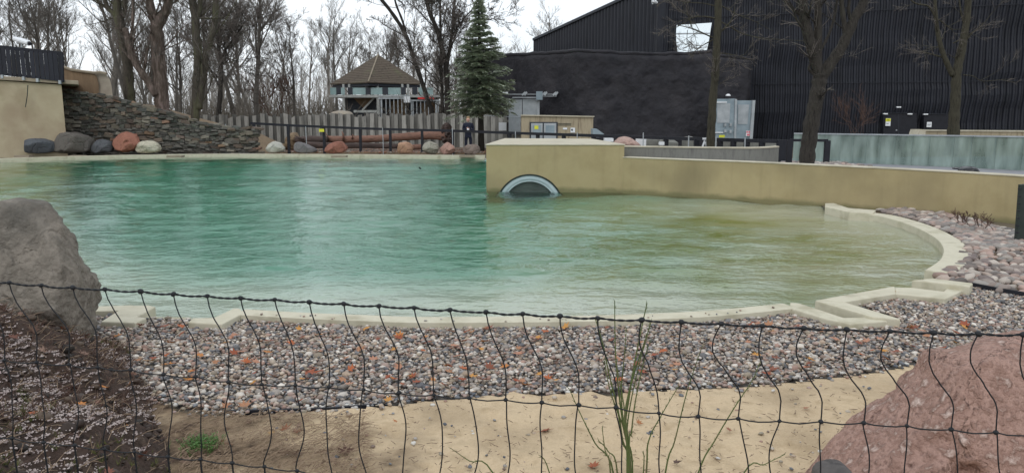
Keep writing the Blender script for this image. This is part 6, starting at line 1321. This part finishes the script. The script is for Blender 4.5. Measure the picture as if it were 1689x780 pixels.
for k in range(20):
    x, y = lrg.uniform(300, 500), lrg.uniform(685, 775); leaf(x, y, .10, lrg.uniform(12, 26), 'brown damp leaf on the dark soil below the mound', 'leaves on the dark soil', lrg.choice([(.16, .10, .07), (.22, .15, .11), (.30, .2, .13), (.25, .11, .06), (.18, .12, .10)]))
# mound litter: pale bloom, dry stems, leaves
def on_mound(n, seed, xr=(0, 300), cond=None):
    rg_ = random.Random(seed); out = []
    tries = 0
    while len(out) < n and tries < n * 40:
        tries += 1; x, y = rg_.uniform(-4.2, -1.1), rg_.uniform(1.9, 6.4)
        if x < -.72 * y - .15: continue
        h = float(hmound(np.array(x), np.array(y)))
        if h < .015: continue
        out.append((x, y, mound_z(x, y)))
    return out
rg_ = random.Random(21); mb = MB()
for (x, y, z) in on_mound(26000, 1):
    if fb((x, y, 0), 1.6, 3, 9) < -.12: continue
    s_ = rg_.uniform(.004, .0085) ; c = np.array([x, y, z + .008]); a = rg_.uniform(0, 3); u_ = np.array([math.cos(a), math.sin(a), 0]) * s_; w_ = np.array([-math.sin(a), math.cos(a), 0]) * s_ * .7; h_ = np.array([0, 0, s_ * .7]); mb.add([c + u_, c - u_, c + w_, c - w_, c + h_, c - h_], [[0, 2, 4], [2, 1, 4], [1, 3, 4], [3, 0, 4], [2, 0, 5], [1, 2, 5], [3, 1, 5], [0, 3, 5]])
tag(mb.build('pale_blossoms', M['bead']), 'tiny pale fallen blossoms covering the dark mound', 'blossoms', kind='stuff')
mb, mb2, mb3 = MB(), MB(), MB()
for (x, y, z) in on_mound(1700, 2):
    a = rg_.uniform(0, 6.28); ln = rg_.uniform(.03, .14); p = np.array([x, y, z + .005]); e = p + np.array([math.cos(a) * ln, math.sin(a) * ln, rg_.uniform(0, .05)]); md = (p + e) / 2 + np.array([rg_.gauss(0, .01), rg_.gauss(0, .01), rg_.uniform(0, .02)])
    (mb if rg_.random() < .7 else mb3).tube([p, md, e], [.0018, .0016, .0008], 3, cap=False)
for (x, y, z) in on_mound(500, 3):
    if fb((x, y, 0), 1.2, 2, 4) < .05: continue
    for k in range(7): a = rg_.uniform(0, 6.28); p = np.array([x, y, z]); twig_cone(mb2, p, p + np.array([math.cos(a) * .03, math.sin(a) * .03, rg_.uniform(.015, .05)]), .0028)
tag(mb.build('dry_stems', M['drystem']), 'dry pale stems and bits littering the dark mound', 'dry stems', kind='stuff'); tag(mb3.build('red_twigs', M['redstem']), 'reddish thin twigs lying over the dark mound', 'twigs', kind='stuff'); tag(mb2.build('moss_tufts', M['moss']), 'olive mossy tufts growing on the dark mound', 'moss', kind='stuff')
for k, (x, y, z) in enumerate(on_mound(85, 5)):
    o = bpy.data.objects.new('fallen_leaf', lrg.choice(LM)); col.objects.link(o); s_ = lrg.uniform(.02, .05); o.scale = (s_, s_, s_); o.location = (x, y, z + .02); o.rotation_euler = (lrg.uniform(-.5, .5) + .5, lrg.uniform(-.5, .5), lrg.uniform(0, 6.28)); c_ = lrg.choice(LCOL[:2] + [(.25, .16, .12), (.2, .12, .09), (.16, .07, .05), (.22, .09, .06), (.12, .07, .05), (.30, .17, .10)]); o.color = (*c_, 1); tag(o, 'orange brown leaf caught on the dark mound', 'leaf', 'leaves on the dark mound'); o.modifiers.new('thickness', 'SOLIDIFY').thickness = .02
mp_ = np.array(on_mound(1500, 8)); nm_ = len(mp_); tag(scatter_stones('soil_clods', mp_[:, :2], np.random.default_rng(8).lognormal(math.log(.012), .5, nm_), np.array([(.035, .022, .016), (.06, .04, .03), (.10, .07, .05), (.02, .015, .012)])[np.random.default_rng(9).integers(0, 4, nm_)], mp_[:, 2], 2, seed=12, flat=.7), 'dark crumbly soil clods on the mound', 'soil', kind='stuff')
mb = MB()
for (x, y, z) in on_mound(900, 13):
    if fb((x, y, 0), 1.1, 2, 14) < 0: continue
    for k in range(4): a = rg_.uniform(0, 6.28); p = np.array([x, y, z]); e = p + np.array([math.cos(a) * .05, math.sin(a) * .05, rg_.uniform(.02, .07)]); mb.tube([p, (p + e) / 2 + np.array([0, 0, .012]), e], [.0018, .0014, .0008], 3, cap=False)
tag(mb.build('dead_heather', M['redstem']), 'dead brown heather sprigs covering the mound', 'heather', kind='stuff')
# sand litter
mb = MB(); mb4 = MB()
for k in range(900):
    x, y = rg_.uniform(420, 1540), rg_.uniform(640, 790); p = at_z(x, y, .095)
    if p[1] > sand_edge(p[0]) - .05 : continue
    a = rg_.uniform(0, 6.28); ln = rg_.uniform(.01, .05); q = p + np.array([math.cos(a) * ln, math.sin(a) * ln, .004]); mb.tube([p, q], [.0018, .001], 3, cap=False)
for k in range(1300):
    x, y = rg_.uniform(290, 600), rg_.uniform(680, 790); p = at_z(x, y, .105); a = rg_.gauss(.3, .8); ln = rg_.uniform(.03, .13); q = p + np.array([math.cos(a) * ln, math.sin(a) * ln, rg_.uniform(-.01, .03)]); mb4.tube([p, (p + q) / 2 + np.array([0, 0, rg_.uniform(0, .02)]), q], [.0020, .0018, .001], 3, cap=False)
tag(mb.build('sand_litter', M['redstem']), 'tiny twig bits strewn over the sand', 'litter', kind='stuff'); tag(mb4.build('dry_grass', M['drystem']), 'dry matted grass on the brown soil below the pebbles', 'dry grass', kind='stuff')
spts = np.array([at_z(rg_.uniform(430, 1540), rg_.uniform(640, 780), .07)[:2] for _ in range(150)]); spts = spts[spts[:, 1] < sand_edge(spts[:, 0]) - .03]
tag(scatter_stones('stray_pebbles', spts, np.random.default_rng(2).uniform(.004, .016, len(spts)), PCOL[np.random.default_rng(3).integers(0, len(PCOL), len(spts))], np.full(len(spts), .09), 2, seed=5), 'few stray small pebbles on the sand', 'pebbles', kind='stuff')
# green tuft
gt = empty('weed_tuft', at_z(332, 738, .08), 'small bright green weed tuft between mound and soil', 'weed'); mb = MB(); c0 = at_z(332, 742, .08)
for k in range(330):
    p = c0 + np.array([rg_.gauss(0, .045), rg_.gauss(0, .05), rg_.uniform(0, .02)]); e = p + np.array([rg_.gauss(0, .018), rg_.gauss(0, .018), rg_.uniform(.02, .06)]); mb.tube([p, e], [.0016, .001], 3, cap=False); s_ = .008; u_ = np.array([rg_.gauss(0, 1), rg_.gauss(0, 1), .3]); u_ /= np.linalg.norm(u_); w_ = np.cross(u_, [0, 0, 1.]); mb.add([e, e + (u_ + w_ * .5) * s_, e + u_ * 2 * s_, e + (u_ - w_ * .5) * s_], [[0, 1, 2, 3]])
mb.build('leaves', M['greenleaf'], gt)['kind'] = 'stuff'
shrub(1603, 372, 12.0, .5, .22, 14, 'redstem', 'small rusty dry plant at the foot of the ochre wall', 7, .004)
